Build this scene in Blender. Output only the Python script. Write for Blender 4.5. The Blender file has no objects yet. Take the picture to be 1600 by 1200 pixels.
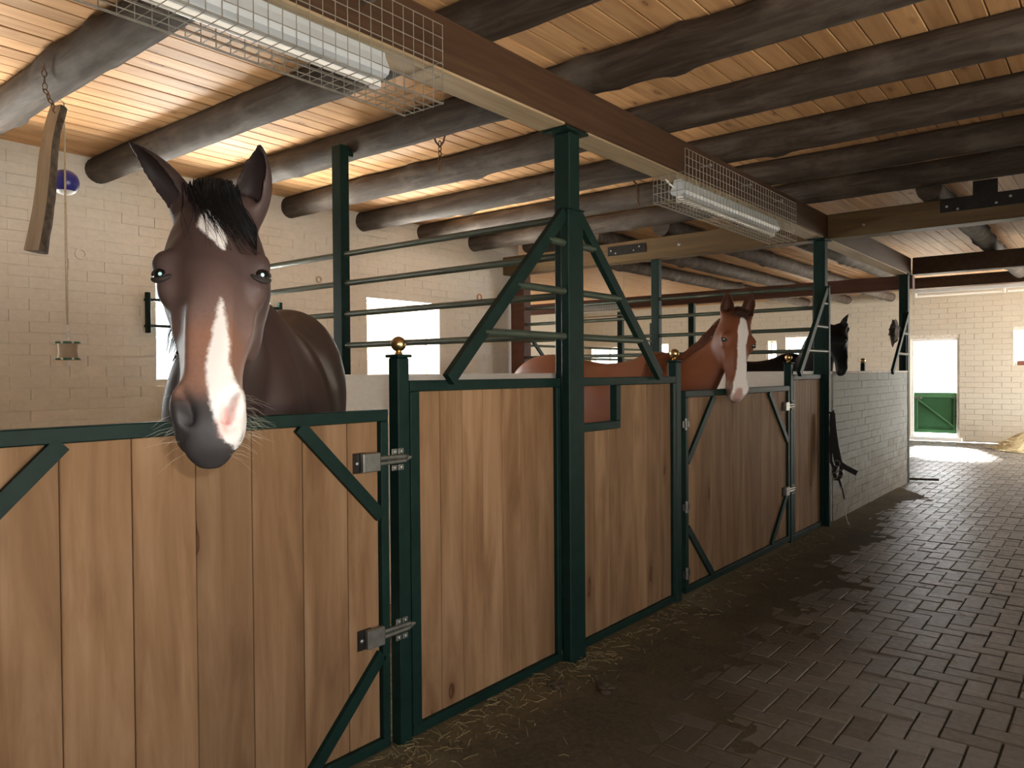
import bpy, bmesh, math, random
import numpy as np
from mathutils import Vector, Matrix, noise
random.seed(7)
C = bpy.context.scene.collection
SC = bpy.context.scene

# ------------------------------------------------------------------ camera
YAW, PIT, ROL, FPX = math.radians(38.9), math.radians(0.8), math.radians(-0.43), 1185.0
CAM = Vector((2.0965, 0.0, 1.4))
cam_d = bpy.data.cameras.new('camera'); cam = bpy.data.objects.new('camera', cam_d); C.objects.link(cam)
cam_d.sensor_fit = 'HORIZONTAL'; cam_d.sensor_width = 36.0; cam_d.lens = 36.0 * FPX / 1600.0
cam_d.clip_start = 0.02; cam_d.clip_end = 300
Fw = Vector((-math.sin(YAW) * math.cos(PIT), math.cos(YAW) * math.cos(PIT), -math.sin(PIT)))
Rt = Vector((math.cos(YAW), math.sin(YAW), 0)); Up = Rt.cross(Fw)
Rt, Up = math.cos(ROL) * Rt + math.sin(ROL) * Up, math.cos(ROL) * Up - math.sin(ROL) * Rt
M = Matrix((( Rt.x, Up.x, -Fw.x, CAM.x), (Rt.y, Up.y, -Fw.y, CAM.y), (Rt.z, Up.z, -Fw.z, CAM.z), (0, 0, 0, 1)))
cam.matrix_world = M
SC.camera = cam

# ------------------------------------------------------------------ view, world and lights
SC.view_settings.view_transform = 'Standard'
SC.view_settings.look = 'None'
SC.view_settings.gamma = 1.0
SC.view_settings.use_curve_mapping = False
SC.view_settings.exposure = 0.0
w = bpy.data.worlds.new('sky'); SC.world = w; w.use_nodes = True
w.node_tree.nodes['Background'].inputs[0].default_value = (0.93, 0.97, 1.0, 1)
w.node_tree.nodes['Background'].inputs[1].default_value = 4.0

def area(name, loc, aim, sx, sy, power, col, spread=180):
    d = bpy.data.lights.new(name, 'AREA'); d.shape = 'RECTANGLE'; d.size = sx; d.size_y = sy
    d.energy = power; d.color = col; d.spread = math.radians(spread)
    o = bpy.data.objects.new(name, d); C.objects.link(o); o.location = loc
    o.rotation_euler = (Vector(aim) - Vector(loc)).to_track_quat('-Z', 'Y').to_euler()
    return o
# daylight outside the stall windows, thrown upwards by the bright yard
WARM = (1.0, 0.95, 0.87)
for y in (0.9, 3.35, 5.46):
    area('yard_light', (-4.9, y, 0.45), (-2.0, y, 3.2), 1.9, 1.3, 1400, WARM)
area('yard_light', (-9.3, 11, 1.9), (-4, 11, 2.0), 6, 1.4, 130, (1, 0.97, 0.92))
# daylight through an unseen doorway in the right wall and through the half door
area('unseen_doorway_light', (4.6, 14.7, 2.2), (0.0, 14.0, 0.0), 3.4, 1.8, 480, (1.0, 0.98, 0.94), 120)
sd_ = bpy.data.lights.new('sun', 'SUN'); sd_.energy = 120.0; sd_.angle = math.radians(12); sd_.color = (1.0, 0.96, 0.88)
sun = bpy.data.objects.new('sun', sd_); C.objects.link(sun); sun.location = (-3, 26, 9)
sun.rotation_euler = Vector((0.20, -0.80, -0.50)).to_track_quat('-Z', 'Y').to_euler()
area('half_door_light', (-0.83, 17.9, 2.3), (-0.4, 13.0, 0.0), 0.9, 1.2, 150, (0.95, 0.98, 1.0))
area('added_side_light', (4.7, 1.6, 1.3), (0.0, 1.8, 0.9), 2.2, 1.9, 26, (1.0, 0.96, 0.90))  # soft fill from an added, unseen side opening to brighten the near gates
for y in (0.9, 3.35, 5.46): area('window_light', (-4.2, y, 1.85), (0.0, y - 0.1, 1.35), 0.95, 0.7, 42, (0.95, 0.98, 1.0))
# the flash of the camera, a little to the right of and above the lens
area('camera_flash', CAM + Rt * 0.07 + Up * 0.05 + Fw * 0.0, CAM + Fw * 3 + Rt * 0.0, 0.035, 0.02, 24, (1.0, 0.97, 0.92))

# ------------------------------------------------------------------ node helpers
def mat(name, rough=0.6, metal=0.0, spec=0.5):
    m = bpy.data.materials.new(name); m.use_nodes = True
    b = m.node_tree.nodes['Principled BSDF']
    b.inputs['Roughness'].default_value = rough; b.inputs['Metallic'].default_value = metal
    b.inputs['Specular IOR Level'].default_value = spec
    return m, m.node_tree, b
def N(t, kind, **kw):
    n = t.nodes.new(kind)
    for k, v in kw.items():
        if isinstance(v, bpy.types.NodeSocket): t.links.new(v, n.inputs[k])
        elif k in n.inputs.keys(): n.inputs[k].default_value = v
        else: setattr(n, k, v)
    return n
def ramp(t, fac, stops, interp='LINEAR'):
    n = t.nodes.new('ShaderNodeValToRGB'); t.links.new(fac, n.inputs[0]); n.color_ramp.interpolation = interp
    e = n.color_ramp.elements
    while len(e) < len(stops): e.new(0.5)
    for i, (p, c) in enumerate(stops):
        e[i].position = p; e[i].color = (*c, 1) if len(c) == 3 else c
    return n.outputs[0]
def mix(t, fac, a, b, blend='MIX'):
    n = t.nodes.new('ShaderNodeMix'); n.data_type = 'RGBA'; n.blend_type = blend
    for s, v in ((0, fac), (6, a), (7, b)):
        if isinstance(v, bpy.types.NodeSocket): t.links.new(v, n.inputs[s])
        elif s == 0: n.inputs[0].default_value = v
        else: n.inputs[s].default_value = (*v, 1)
    return n.outputs[2]
def math_(t, op, a, b=0.0, clamp=False):
    n = t.nodes.new('ShaderNodeMath'); n.operation = op; n.use_clamp = clamp
    for s, v in ((0, a), (1, b)):
        if isinstance(v, bpy.types.NodeSocket): t.links.new(v, n.inputs[s])
        else: n.inputs[s].default_value = v
    return n.outputs[0]
def bump(t, b, height, strength=0.3, dist=0.01):
    n = N(t, 'ShaderNodeBump', Strength=strength, Distance=dist); t.links.new(height, n.inputs['Height'])
    t.links.new(n.outputs[0], b.inputs['Normal'])
def coords(t, scale=(1, 1, 1), kind='Object', rnd=False):
    tc = t.nodes.new('ShaderNodeTexCoord'); v = tc.outputs[kind]
    if rnd:
        oi = t.nodes.new('ShaderNodeObjectInfo')
        k = N(t, 'ShaderNodeVectorMath', operation='SCALE'); k.inputs[0].default_value = (7.3, 3.1, 11.7)
        t.links.new(math_(t, 'MULTIPLY', oi.outputs['Random'], 9.0), k.inputs['Scale'])
        a = N(t, 'ShaderNodeVectorMath', operation='ADD'); t.links.new(v, a.inputs[0]); t.links.new(k.outputs[0], a.inputs[1]); v = a.outputs[0]
    mp = t.nodes.new('ShaderNodeMapping'); t.links.new(v, mp.inputs[0]); mp.inputs['Scale'].default_value = scale
    return mp.outputs[0]
def noise_n(t, vec, scale, detail=4, rough=0.55, dist=0.0):
    n = N(t, 'ShaderNodeTexNoise', Scale=scale, Detail=detail, Roughness=rough, Distortion=dist)
    t.links.new(vec, n.inputs['Vector']); return n.outputs[0]

def wood_mat(name, axis, dark, mid, light, knot=(0.12, 0.05, 0.025), rough=0.55, knots=True, grain=1.0, kscale=2.6, spec=0.3, band=14):
    """planed softwood, grain along the given axis, each board its own tone"""
    m, t, b = mat(name, rough, 0, spec)
    def sc(l, c): return tuple(l if i == axis else c for i in range(3))
    v = coords(t, sc(0.8, band), rnd=True)
    g1 = noise_n(t, v, 1.6, 5, 0.6, 0.6)
    v2 = coords(t, sc(1.2, 70), rnd=True)
    g2 = noise_n(t, v2, 1.5, 4, 0.6, 0.2)
    col = ramp(t, g1, [(0.28, dark), (0.5, mid), (0.74, light)])
    col = mix(t, math_(t, 'MULTIPLY', g2, 0.45 * grain), col, dark)
    oi = t.nodes.new('ShaderNodeObjectInfo')
    hsv = t.nodes.new('ShaderNodeHueSaturation'); t.links.new(col, hsv.inputs['Color'])
    mr = N(t, 'ShaderNodeMapRange'); t.links.new(oi.outputs['Random'], mr.inputs[0]); mr.inputs[3].default_value = 0.8; mr.inputs[4].default_value = 1.15
    t.links.new(mr.outputs[0], hsv.inputs['Value']); col = hsv.outputs[0]
    if knots:
        v3 = coords(t, sc(1.0, 2.6), rnd=True)
        vw = N(t, 'ShaderNodeVectorMath', operation='ADD'); t.links.new(v3, vw.inputs[0])
        nn = N(t, 'ShaderNodeTexNoise', Scale=6.0); t.links.new(v3, nn.inputs['Vector'])
        sc_ = N(t, 'ShaderNodeVectorMath', operation='SCALE'); t.links.new(nn.outputs[1], sc_.inputs[0]); sc_.inputs['Scale'].default_value = 0.10
        t.links.new(sc_.outputs[0], vw.inputs[1])
        vo = N(t, 'ShaderNodeTexVoronoi', Scale=kscale, Randomness=1.0); t.links.new(vw.outputs[0], vo.inputs['Vector'])
        k = ramp(t, vo.outputs['Distance'], [(0.0, (0.55, 0.55, 0.55)), (0.05, (0.5, 0.5, 0.5)), (0.09, (1, 1, 1)), (0.115, (0.35, 0.35, 0.35)), (0.30, (0, 0, 0))])
        pick = math_(t, 'GREATER_THAN', N(t, 'ShaderNodeSeparateColor', Color=vo.outputs['Color']).outputs[0], 0.45)
        col = mix(t, math_(t, 'MULTIPLY', k, pick), col, knot)
    t.links.new(col, b.inputs['Base Color'])
    bump(t, b, g2, 0.12, 0.004)
    return m

def plain(name, col, rough=0.5, metal=0.0, var=0.12, scale=9.0, bmp=0.0, spec=0.5):
    m, t, b = mat(name, rough, metal, spec)
    n = noise_n(t, coords(t), scale, 5)
    d = tuple(c * (1 - var * 1.6) for c in col); l = tuple(min(1, c * (1 + var)) for c in col)
    t.links.new(ramp(t, n, [(0.3, d), (0.7, l)]), b.inputs['Base Color'])
    if bmp: bump(t, b, noise_n(t, coords(t), scale * 4, 4), bmp, 0.004)
    return m

MAT = {}
MAT['plank'] = wood_mat('panel_pine', 2, (0.155, 0.083, 0.041), (0.240, 0.138, 0.072), (0.330, 0.204, 0.116), knot=(0.07, 0.030, 0.014), grain=0.55, band=7, spec=0.06, kscale=2.2)
MAT['board'] = wood_mat('ceiling_pine', 1, (0.44, 0.23, 0.10), (0.60, 0.35, 0.17), (0.72, 0.45, 0.23), knot=(0.16, 0.06, 0.025), kscale=3.4)
MAT['beam'] = wood_mat('dark_beam_wood', 1, (0.045, 0.021, 0.011), (0.07, 0.034, 0.017), (0.10, 0.054, 0.028), knots=False, rough=0.6)
MAT['cross'] = wood_mat('brown_beam_wood', 0, (0.075, 0.044, 0.018), (0.115, 0.069, 0.029), (0.155, 0.097, 0.043), knots=True, rough=0.6, kscale=1.8)
MAT['pale_underside'] = wood_mat('pale_underside_wood', 1, (0.26, 0.19, 0.11), (0.36, 0.27, 0.165), (0.44, 0.34, 0.22), knots=False)
MAT['redbeam'] = wood_mat('red_brown_beam_wood', 0, (0.09, 0.035, 0.022), (0.13, 0.05, 0.03), (0.17, 0.075, 0.042), knots=False, rough=0.6)

m, t, b = mat('log_wood', 0.75, 0, 0.3)       # round logs, greyed and smooth under the bark
v = coords(t, (1.6, 16, 16), rnd=True); g = noise_n(t, v, 1.6, 6, 0.62, 0.5)
v2 = coords(t, (1.3, 2.2, 2.2), rnd=True); g2 = noise_n(t, v2, 2.4, 5, 0.6)
col = ramp(t, g, [(0.3, (0.026, 0.017, 0.012)), (0.52, (0.052, 0.038, 0.029)), (0.75, (0.10, 0.08, 0.064))])
col = mix(t, ramp(t, g2, [(0.5, (0, 0, 0)), (0.72, (0.7, 0.7, 0.7))]), col, (0.12, 0.10, 0.082))
t.links.new(col, b.inputs['Base Color']); bump(t, b, g, 0.35, 0.01)
MAT['log'] = m

m, t, b = mat('green_paint', 0.50, 0, 0.16)   # dark green enamel on steel
n = noise_n(t, coords(t, rnd=True), 14, 5)
t.links.new(ramp(t, n, [(0.3, (0.004, 0.015, 0.012)), (0.7, (0.007, 0.024, 0.019))]), b.inputs['Base Color'])
bump(t, b, noise_n(t, coords(t), 60, 3), 0.05, 0.002)
MAT['green'] = m
MAT['rail'] = plain('grey_green_pipe', (0.048, 0.064, 0.046), 0.42, 0.0, 0.2)
MAT['brass'] = plain('brass', (0.62, 0.43, 0.20), 0.28, 1.0, 0.15, 20)
MAT['zinc'] = plain('galvanised_steel', (0.30, 0.295, 0.27), 0.42, 0.85, 0.15, 30)
MAT['blacksteel'] = plain('black_steel', (0.025, 0.022, 0.02), 0.35, 0.4, 0.2, 30)
MAT['wire'] = plain('wire_zinc', (0.33, 0.31, 0.27), 0.45, 0.5, 0.12, 30)
MAT['lampwhite'] = plain('lamp_enamel', (0.50, 0.54, 0.58), 0.35, 0.0, 0.04, 6)
MAT['tube'] = plain('fluorescent_tube_glass', (0.88, 0.87, 0.84), 0.12, 0.0, 0.02, 4)
MAT['rust'] = plain('rusty_chain', (0.17, 0.09, 0.045), 0.7, 0.4, 0.3, 40)
MAT['black'] = plain('black_leather', (0.012, 0.011, 0.011), 0.5, 0.0, 0.2, 30)
MAT['rope'] = plain('pale_cord', (0.52, 0.43, 0.30), 0.8, 0.0, 0.15, 90)
MAT['blue'] = plain('blue_plastic', (0.03, 0.03, 0.22), 0.32, 0.0, 0.1)
MAT['white'] = plain('white_plastic', (0.82, 0.82, 0.82), 0.4, 0.0, 0.04)
MAT['greenplastic'] = plain('green_plastic', (0.05, 0.21, 0.10), 0.4, 0.0, 0.1)
MAT['lick'] = plain('mineral_lick', (0.55, 0.42, 0.31), 0.8, 0.0, 0.12, 14)
MAT['splitface'] = wood_mat('split_wood_face', 2, (0.36, 0.27, 0.19), (0.48, 0.38, 0.28), (0.58, 0.47, 0.36), knots=False)
MAT['bark'] = plain('bark', (0.10, 0.075, 0.055), 0.9, 0.0, 0.4, 26, 0.8)
MAT['frame_white'] = plain('white_window_paint', (0.80, 0.80, 0.78), 0.45, 0.0, 0.04)
MAT['doorgreen'] = plain('half_door_green', (0.030, 0.105, 0.042), 0.42, 0.0, 0.12, 3)
MAT['doorgreen_l'] = plain('half_door_trim', (0.07, 0.19, 0.085), 0.45, 0.0, 0.1, 5)
MAT['clay'] = plain('clay_pipe', (0.62, 0.30, 0.17), 0.7, 0.0, 0.15, 30)
MAT['straw'] = plain('straw', (0.30, 0.225, 0.11), 0.75, 0.0, 0.3, 60)
MAT['hay'] = plain('hay', (0.50, 0.42, 0.25), 0.85, 0.0, 0.25, 40)
MAT['yard'] = plain('yard_ground', (0.55, 0.50, 0.42), 0.9, 0.0, 0.1, 2)
MAT['bedding'] = plain('straw_bedding', (0.36, 0.27, 0.14), 0.95, 0.0, 0.3, 30, 0.8)
MAT['fencered'] = plain('red_brown_boards', (0.16, 0.06, 0.04), 0.6, 0.0, 0.15, 6)
MAT['dung'] = plain('dung', (0.055, 0.038, 0.022), 0.95, 0.0, 0.3, 40, 0.8)

def whitewash(name, base, dirt, dirt_z):
    m, t, b = mat(name, 0.75, 0, 0.3)
    tc = t.nodes.new('ShaderNodeNewGeometry'); pos = tc.outputs['Position']
    mp = N(t, 'ShaderNodeMapping'); t.links.new(pos, mp.inputs[0]); mp.inputs['Scale'].default_value = (1, 1, 1.6)
    n1 = noise_n(t, mp.outputs[0], 1.3, 6, 0.6); n2 = noise_n(t, mp.outputs[0], 22, 5, 0.6); n3 = noise_n(t, mp.outputs[0], 5, 5, 0.6)
    col = ramp(t, n2, [(0.25, tuple(c * 0.90 for c in base)), (0.6, base)])
    sep = N(t, 'ShaderNodeSeparateXYZ'); t.links.new(pos, sep.inputs[0])
    h = math_(t, 'ADD', sep.outputs[2], math_(t, 'MULTIPLY', math_(t, 'SUBTRACT', n3, 0.5), 1.1))
    low = ramp(t, math_(t, 'MULTIPLY', h, 1.0 / 3.0), [(0.02, (1, 1, 1)), (dirt_z / 3.0, (0, 0, 0))])
    col = mix(t, math_(t, 'MULTIPLY', low, 0.75), col, dirt)
    st = ramp(t, n1, [(0.45, (0, 0, 0)), (0.75, (1, 1, 1))])
    col = mix(t, math_(t, 'MULTIPLY', st, 0.25), col, dirt)
    t.links.new(col, b.inputs['Base Color'])
    bump(t, b, math_(t, 'ADD', n2, n3), 0.25, 0.006)
    return m
MAT['wall'] = whitewash('whitewashed_brick', (0.78, 0.75, 0.70), (0.60, 0.52, 0.42), 0.8)
MAT['wallend'] = whitewash('cream_brick', (0.54, 0.50, 0.42), (0.40, 0.33, 0.24), 0.7)
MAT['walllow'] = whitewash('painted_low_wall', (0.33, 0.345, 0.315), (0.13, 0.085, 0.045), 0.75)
MAT['mortar'] = plain('old_mortar', (0.42, 0.37, 0.30), 0.9, 0.0, 0.2, 20)
MAT['mortar_w'] = plain('whitewashed_mortar', (0.68, 0.63, 0.56), 0.9, 0.0, 0.2, 20)

m, t, b = mat('paver', 0.5, 0, 0.5)
oi = t.nodes.new('ShaderNodeNewGeometry')
wn = N(t, 'ShaderNodeAttribute', attribute_name='tone')
base = ramp(t, wn.outputs['Fac'], [(0.0, (0.085, 0.073, 0.060)), (0.35, (0.12, 0.109, 0.093)), (0.7, (0.16, 0.147, 0.126)), (1.0, (0.125, 0.104, 0.085))])
n1 = noise_n(t, oi.outputs['Position'], 30, 6, 0.6); n2 = noise_n(t, oi.outputs['Position'], 2.2, 5, 0.6)
base = mix(t, math_(t, 'MULTIPLY', n1, 0.5), base, (0.08, 0.065, 0.05))
base = mix(t, ramp(t, n2, [(0.4, (0, 0, 0)), (0.7, (0.5, 0.5, 0.5))]), base, (0.10, 0.07, 0.042))
sp = N(t, 'ShaderNodeSeparateXYZ'); t.links.new(oi.outputs['Position'], sp.inputs[0])
nd = noise_n(t, oi.outputs['Position'], 1.4, 4, 0.6)
yy = N(t, 'ShaderNodeMapRange'); t.links.new(sp.outputs[1], yy.inputs[0]); yy.inputs[1].default_value = 1.5; yy.inputs[2].default_value = 8.0; yy.inputs[3].default_value = 0.75; yy.inputs[4].default_value = -0.35
edge = math_(t, 'SUBTRACT', math_(t, 'SUBTRACT', sp.outputs[0], yy.outputs[0]), math_(t, 'MULTIPLY', math_(t, 'SUBTRACT', nd, 0.5), 0.9))
dm = N(t, 'ShaderNodeMapRange', interpolation_type='SMOOTHSTEP'); t.links.new(edge, dm.inputs[0]); dm.inputs[1].default_value = -0.15; dm.inputs[2].default_value = 0.75; dm.inputs[3].default_value = 0.92; dm.inputs[4].default_value = 0.0
base = mix(t, dm.outputs[0], base, (0.055, 0.043, 0.027))
t.links.new(base, b.inputs['Base Color'])
t.links.new(math_(t, 'SUBTRACT', 0.36, math_(t, 'MULTIPLY', dm.outputs[0], 0.31)), b.inputs['Specular IOR Level'])
t.links.new(ramp(t, n1, [(0.3, (0.34, 0.34, 0.34)), (0.7, (0.58, 0.58, 0.58))]), b.inputs['Roughness'])
bump(t, b, n1, 0.25, 0.004)
MAT['paver'] = m
m, t, b = mat('trodden_dirt', 0.92, 0, 0.2)
oi = t.nodes.new('ShaderNodeNewGeometry')
n1 = noise_n(t, oi.outputs['Position'], 45, 6, 0.7); n2 = noise_n(t, oi.outputs['Position'], 3, 5, 0.6)
base = ramp(t, n1, [(0.3, (0.036, 0.027, 0.016)), (0.7, (0.080, 0.062, 0.037))])
base = mix(t, ramp(t, n2, [(0.4, (0, 0, 0)), (0.65, (0.5, 0.5, 0.5))]), base, (0.09, 0.068, 0.037))
sp = N(t, 'ShaderNodeSeparateXYZ'); t.links.new(oi.outputs['Position'], sp.inputs[0])
hx = N(t, 'ShaderNodeMapRange', interpolation_type='SMOOTHSTEP'); t.links.new(math_(t, 'SUBTRACT', sp.outputs[0], math_(t, 'MULTIPLY', n2, 0.5)), hx.inputs[0]); hx.inputs[1].default_value = -0.25; hx.inputs[2].default_value = 0.15; hx.inputs[3].default_value = 0.8; hx.inputs[4].default_value = 0.0
base = mix(t, math_(t, 'MULTIPLY', hx.outputs[0], n1), base, (0.16, 0.125, 0.058))
t.links.new(base, b.inputs['Base Color']); bump(t, b, n1, 0.5, 0.01)
MAT['dirt'] = m

m = bpy.data.materials.new('window_glass'); m.use_nodes = True; t = m.node_tree
for n in list(t.nodes): t.nodes.remove(n)
out = t.nodes.new('ShaderNodeOutputMaterial'); tr = N(t, 'ShaderNodeBsdfTransparent', Color=(0.97, 0.98, 0.97, 1)); gl = N(t, 'ShaderNodeBsdfGlossy', Roughness=0.02)
mx = t.nodes.new('ShaderNodeMixShader'); mx.inputs[0].default_value = 0.04
t.links.new(tr.outputs[0], mx.inputs[1]); t.links.new(gl.outputs[0], mx.inputs[2]); t.links.new(mx.outputs[0], out.inputs[0])
MAT['glass'] = m

# ------------------------------------------------------------------ mesh helpers
class MB:
    def __init__(s): s.v = []; s.f = []
    def add(s, vs, fs):
        o = len(s.v); s.v += [tuple(p) for p in vs]; s.f += [tuple(i + o for i in f) for f in fs]; return s
    def box(s, lo, hi, bev=0.0):
        x0, y0, z0 = lo; x1, y1, z1 = hi
        if bev <= 0:
            vs = [(x0, y0, z0), (x1, y0, z0), (x1, y1, z0), (x0, y1, z0), (x0, y0, z1), (x1, y0, z1), (x1, y1, z1), (x0, y1, z1)]
            return s.add(vs, [(0, 3, 2, 1), (4, 5, 6, 7), (0, 1, 5, 4), (1, 2, 6, 5), (2, 3, 7, 6), (3, 0, 4, 7)])
        bm = bmesh.new(); bmesh.ops.create_cube(bm, size=1.0)
        for v in bm.verts: v.co = Vector(((x0 + x1) / 2 + v.co.x * (x1 - x0), (y0 + y1) / 2 + v.co.y * (y1 - y0), (z0 + z1) / 2 + v.co.z * (z1 - z0)))
        bmesh.ops.bevel(bm, geom=bm.edges[:], offset=bev, segments=1, affect='EDGES', profile=0.5)
        bm.verts.index_update()
        s.add([v.co[:] for v in bm.verts], [[v.index for v in f.verts] for f in bm.faces]); bm.free(); return s
    def bar(s, a, b, w, h, up=(0, 0, 1)):
        """rectangular bar from a to b, w across, h along up"""
        a, b = Vector(a), Vector(b); d = (b - a).normalized(); u = Vector(up); sd = d.cross(u).normalized(); u = sd.cross(d)
        vs = [p + sd * (w / 2 * i) + u * (h / 2 * j) for p in (a, b) for i, j in ((-1, -1), (1, -1), (1, 1), (-1, 1))]
        return s.add(vs, [(0, 1, 2, 3), (7, 6, 5, 4), (0, 4, 5, 1), (1, 5, 6, 2), (2, 6, 7, 3), (3, 7, 4, 0)])
    def tube(s, pts, r, n=8, cap=True):
        pts = [Vector(p) for p in pts]; rs = r if isinstance(r, (list, tuple)) else [r] * len(pts)
        rings = []; prev = None
        for i, p in enumerate(pts):
            d = (pts[min(i + 1, len(pts) - 1)] - pts[max(i - 1, 0)]).normalized()
            if prev is None:
                a = Vector((0, 0, 1)) if abs(d.z) < 0.9 else Vector((1, 0, 0)); u = d.cross(a).normalized()
            else: u = (prev - d * prev.dot(d)).normalized()
            prev = u; vv = d.cross(u)
            rings.append([p + (u * math.cos(2 * math.pi * k / n) + vv * math.sin(2 * math.pi * k / n)) * rs[i] for k in range(n)])
        vs = [q for ring in rings for q in ring]; fs = []
        for i in range(len(rings) - 1):
            for k in range(n): fs.append((i * n + k, i * n + (k + 1) % n, (i + 1) * n + (k + 1) % n, (i + 1) * n + k))
        if cap: fs += [tuple(range(n - 1, -1, -1)), tuple((len(rings) - 1) * n + k for k in range(n))]
        return s.add(vs, fs)
    def lathe(s, c, prof, n=20, axis=(0, 0, 1)):
        """prof: (radius, height) pairs along axis from c"""
        ax = Vector(axis).normalized(); a = Vector((1, 0, 0)) if abs(ax.x) < 0.9 else Vector((0, 1, 0)); u = ax.cross(a).normalized(); vv = ax.cross(u); c = Vector(c)
        vs = [c + ax * h + (u * math.cos(2 * math.pi * k / n) + vv * math.sin(2 * math.pi * k / n)) * max(r, 1e-4) for r, h in prof for k in range(n)]
        fs = [(i * n + k, i * n + (k + 1) % n, (i + 1) * n + (k + 1) % n, (i + 1) * n + k) for i in range(len(prof) - 1) for k in range(n)]
        fs += [tuple(range(n - 1, -1, -1)), tuple((len(prof) - 1) * n + k for k in range(n))]
        return s.add(vs, fs)
    def ball(s, c, r, n=16, m=10, sq=(1, 1, 1)):
        c = Vector(c); vs = [c + Vector((0, 0, r * sq[2]))]; fs = []
        for i in range(1, m):
            th = math.pi * i / m
            for k in range(n):
                ph = 2 * math.pi * k / n; vs.append(c + Vector((r * sq[0] * math.sin(th) * math.cos(ph), r * sq[1] * math.sin(th) * math.sin(ph), r * sq[2] * math.cos(th))))
        vs.append(c - Vector((0, 0, r * sq[2])))
        for k in range(n): fs.append((0, 1 + k, 1 + (k + 1) % n)); fs.append((len(vs) - 1, 1 + (m - 2) * n + (k + 1) % n, 1 + (m - 2) * n + k))
        for i in range(m - 2):
            for k in range(n): fs.append((1 + i * n + k, 1 + (i + 1) * n + k, 1 + (i + 1) * n + (k + 1) % n, 1 + i * n + (k + 1) % n))
        return s.add(vs, fs)
    def torus(s, c, a1, a2, r, tr, n=14, mm=6, stretch=1.0):
        a1, a2 = Vector(a1).normalized(), Vector(a2).normalized(); c = Vector(c)
        pts = [c + a1 * (r * stretch * math.cos(2 * math.pi * k / n)) + a2 * (r * math.sin(2 * math.pi * k / n)) for k in range(n + 1)]
        return s.tube(pts, tr, mm, False)
    def mesh(s, name, material=None, smooth=False):
        me = bpy.data.meshes.new(name); me.from_pydata(s.v, [], s.f); me.update()
        bm = bmesh.new(); bm.from_mesh(me); bmesh.ops.recalc_face_normals(bm, faces=bm.faces); bm.to_mesh(me); bm.free()
        if smooth:
            me.polygons.foreach_set('use_smooth', [True] * len(me.polygons))
            try: me.set_sharp_from_angle(angle=math.radians(40))
            except Exception: pass
        if material: me.materials.append(material)
        return me
    def build(s, name, material, parent=None, smooth=False, base=None):
        return put(name, s.mesh(name, material, smooth), parent, base)

def put(name, me, parent=None, base=None, loc=None):
    """link a mesh; its vertices are in world coordinates and become local to its parent (or to base)"""
    o = bpy.data.objects.new(name, me); C.objects.link(o)
    if parent is not None:
        o.parent = parent
        if loc is None:
            p = world(parent); me.transform(Matrix.Translation(-p))
        else: o.location = Vector(loc) - world(parent)
    elif base is not None:
        me.transform(Matrix.Translation(-Vector(base))); o.location = base
    elif loc is not None: o.location = loc
    return o
def world(o):
    p = Vector(o.location)
    while o.parent is not None: o = o.parent; p += Vector(o.location)
    return p
def tag(o, label=None, cat=None, group=None, kind=None):
    for k, v in (('label', label), ('category', cat), ('group', group), ('kind', kind)):
        if v: o[k] = v
    return o
def thing(name, loc, label, cat, group=None):
    o = bpy.data.objects.new(name, None); C.objects.link(o); o.location = loc; o.empty_display_size = 0.05
    return tag(o, label, cat, group)
def box_part(name, lo, hi, material, parent, bev=0.003, local=True):
    """box with its own origin at its centre, so that textures and copies work per piece"""
    c = (Vector(lo) + Vector(hi)) / 2; d = (Vector(hi) - Vector(lo)) / 2
    me = MB().box(-d, d, bev).mesh(name, material)
    return put(name, me, parent, loc=c)
def structure(name, mb, material, smooth=False):
    return tag(mb.build(name, material, None, smooth), kind='structure')
def holed_rects(U0, U1, V0, V1, holes):
    us = sorted({U0, U1, *[h[0] for h in holes], *[h[1] for h in holes]}); vs = sorted({V0, V1, *[h[2] for h in holes], *[h[3] for h in holes]})
    us = [u for u in us if U0 <= u <= U1]; vs = [v for v in vs if V0 <= v <= V1]
    for a, b_ in zip(us, us[1:]):
        col = []
        for c, d in zip(vs, vs[1:]):
            if not any(h[0] - 1e-6 <= a and b_ <= h[1] + 1e-6 and h[2] - 1e-6 <= c and d <= h[3] + 1e-6 for h in holes):
                if col and abs(col[-1][1] - c) < 1e-6: col[-1][1] = d
                else: col.append([c, d])
        for c, d in col: yield a, b_, c, d
def in_frame(p, margin=40):
    v = Vector(p) - CAM; z = v.dot(Fw)
    if z < 0.2: return False
    x = 800 + FPX * v.dot(Rt) / z; y = 600 - FPX * v.dot(Up) / z
    return -margin < x < 1600 + margin and -margin < y < 1200 + margin

# ------------------------------------------------------------------ shell
XL, XR, YN, YE, ZC = -3.75, 4.2, -2.2, 17.0, 2.99       # wall faces and ceiling underside
WZ0, WZ1 = 1.375, 2.165
W1 = (2.85, 3.86); W2 = (4.955, 5.975); W3 = (0.4, 1.4)

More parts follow.
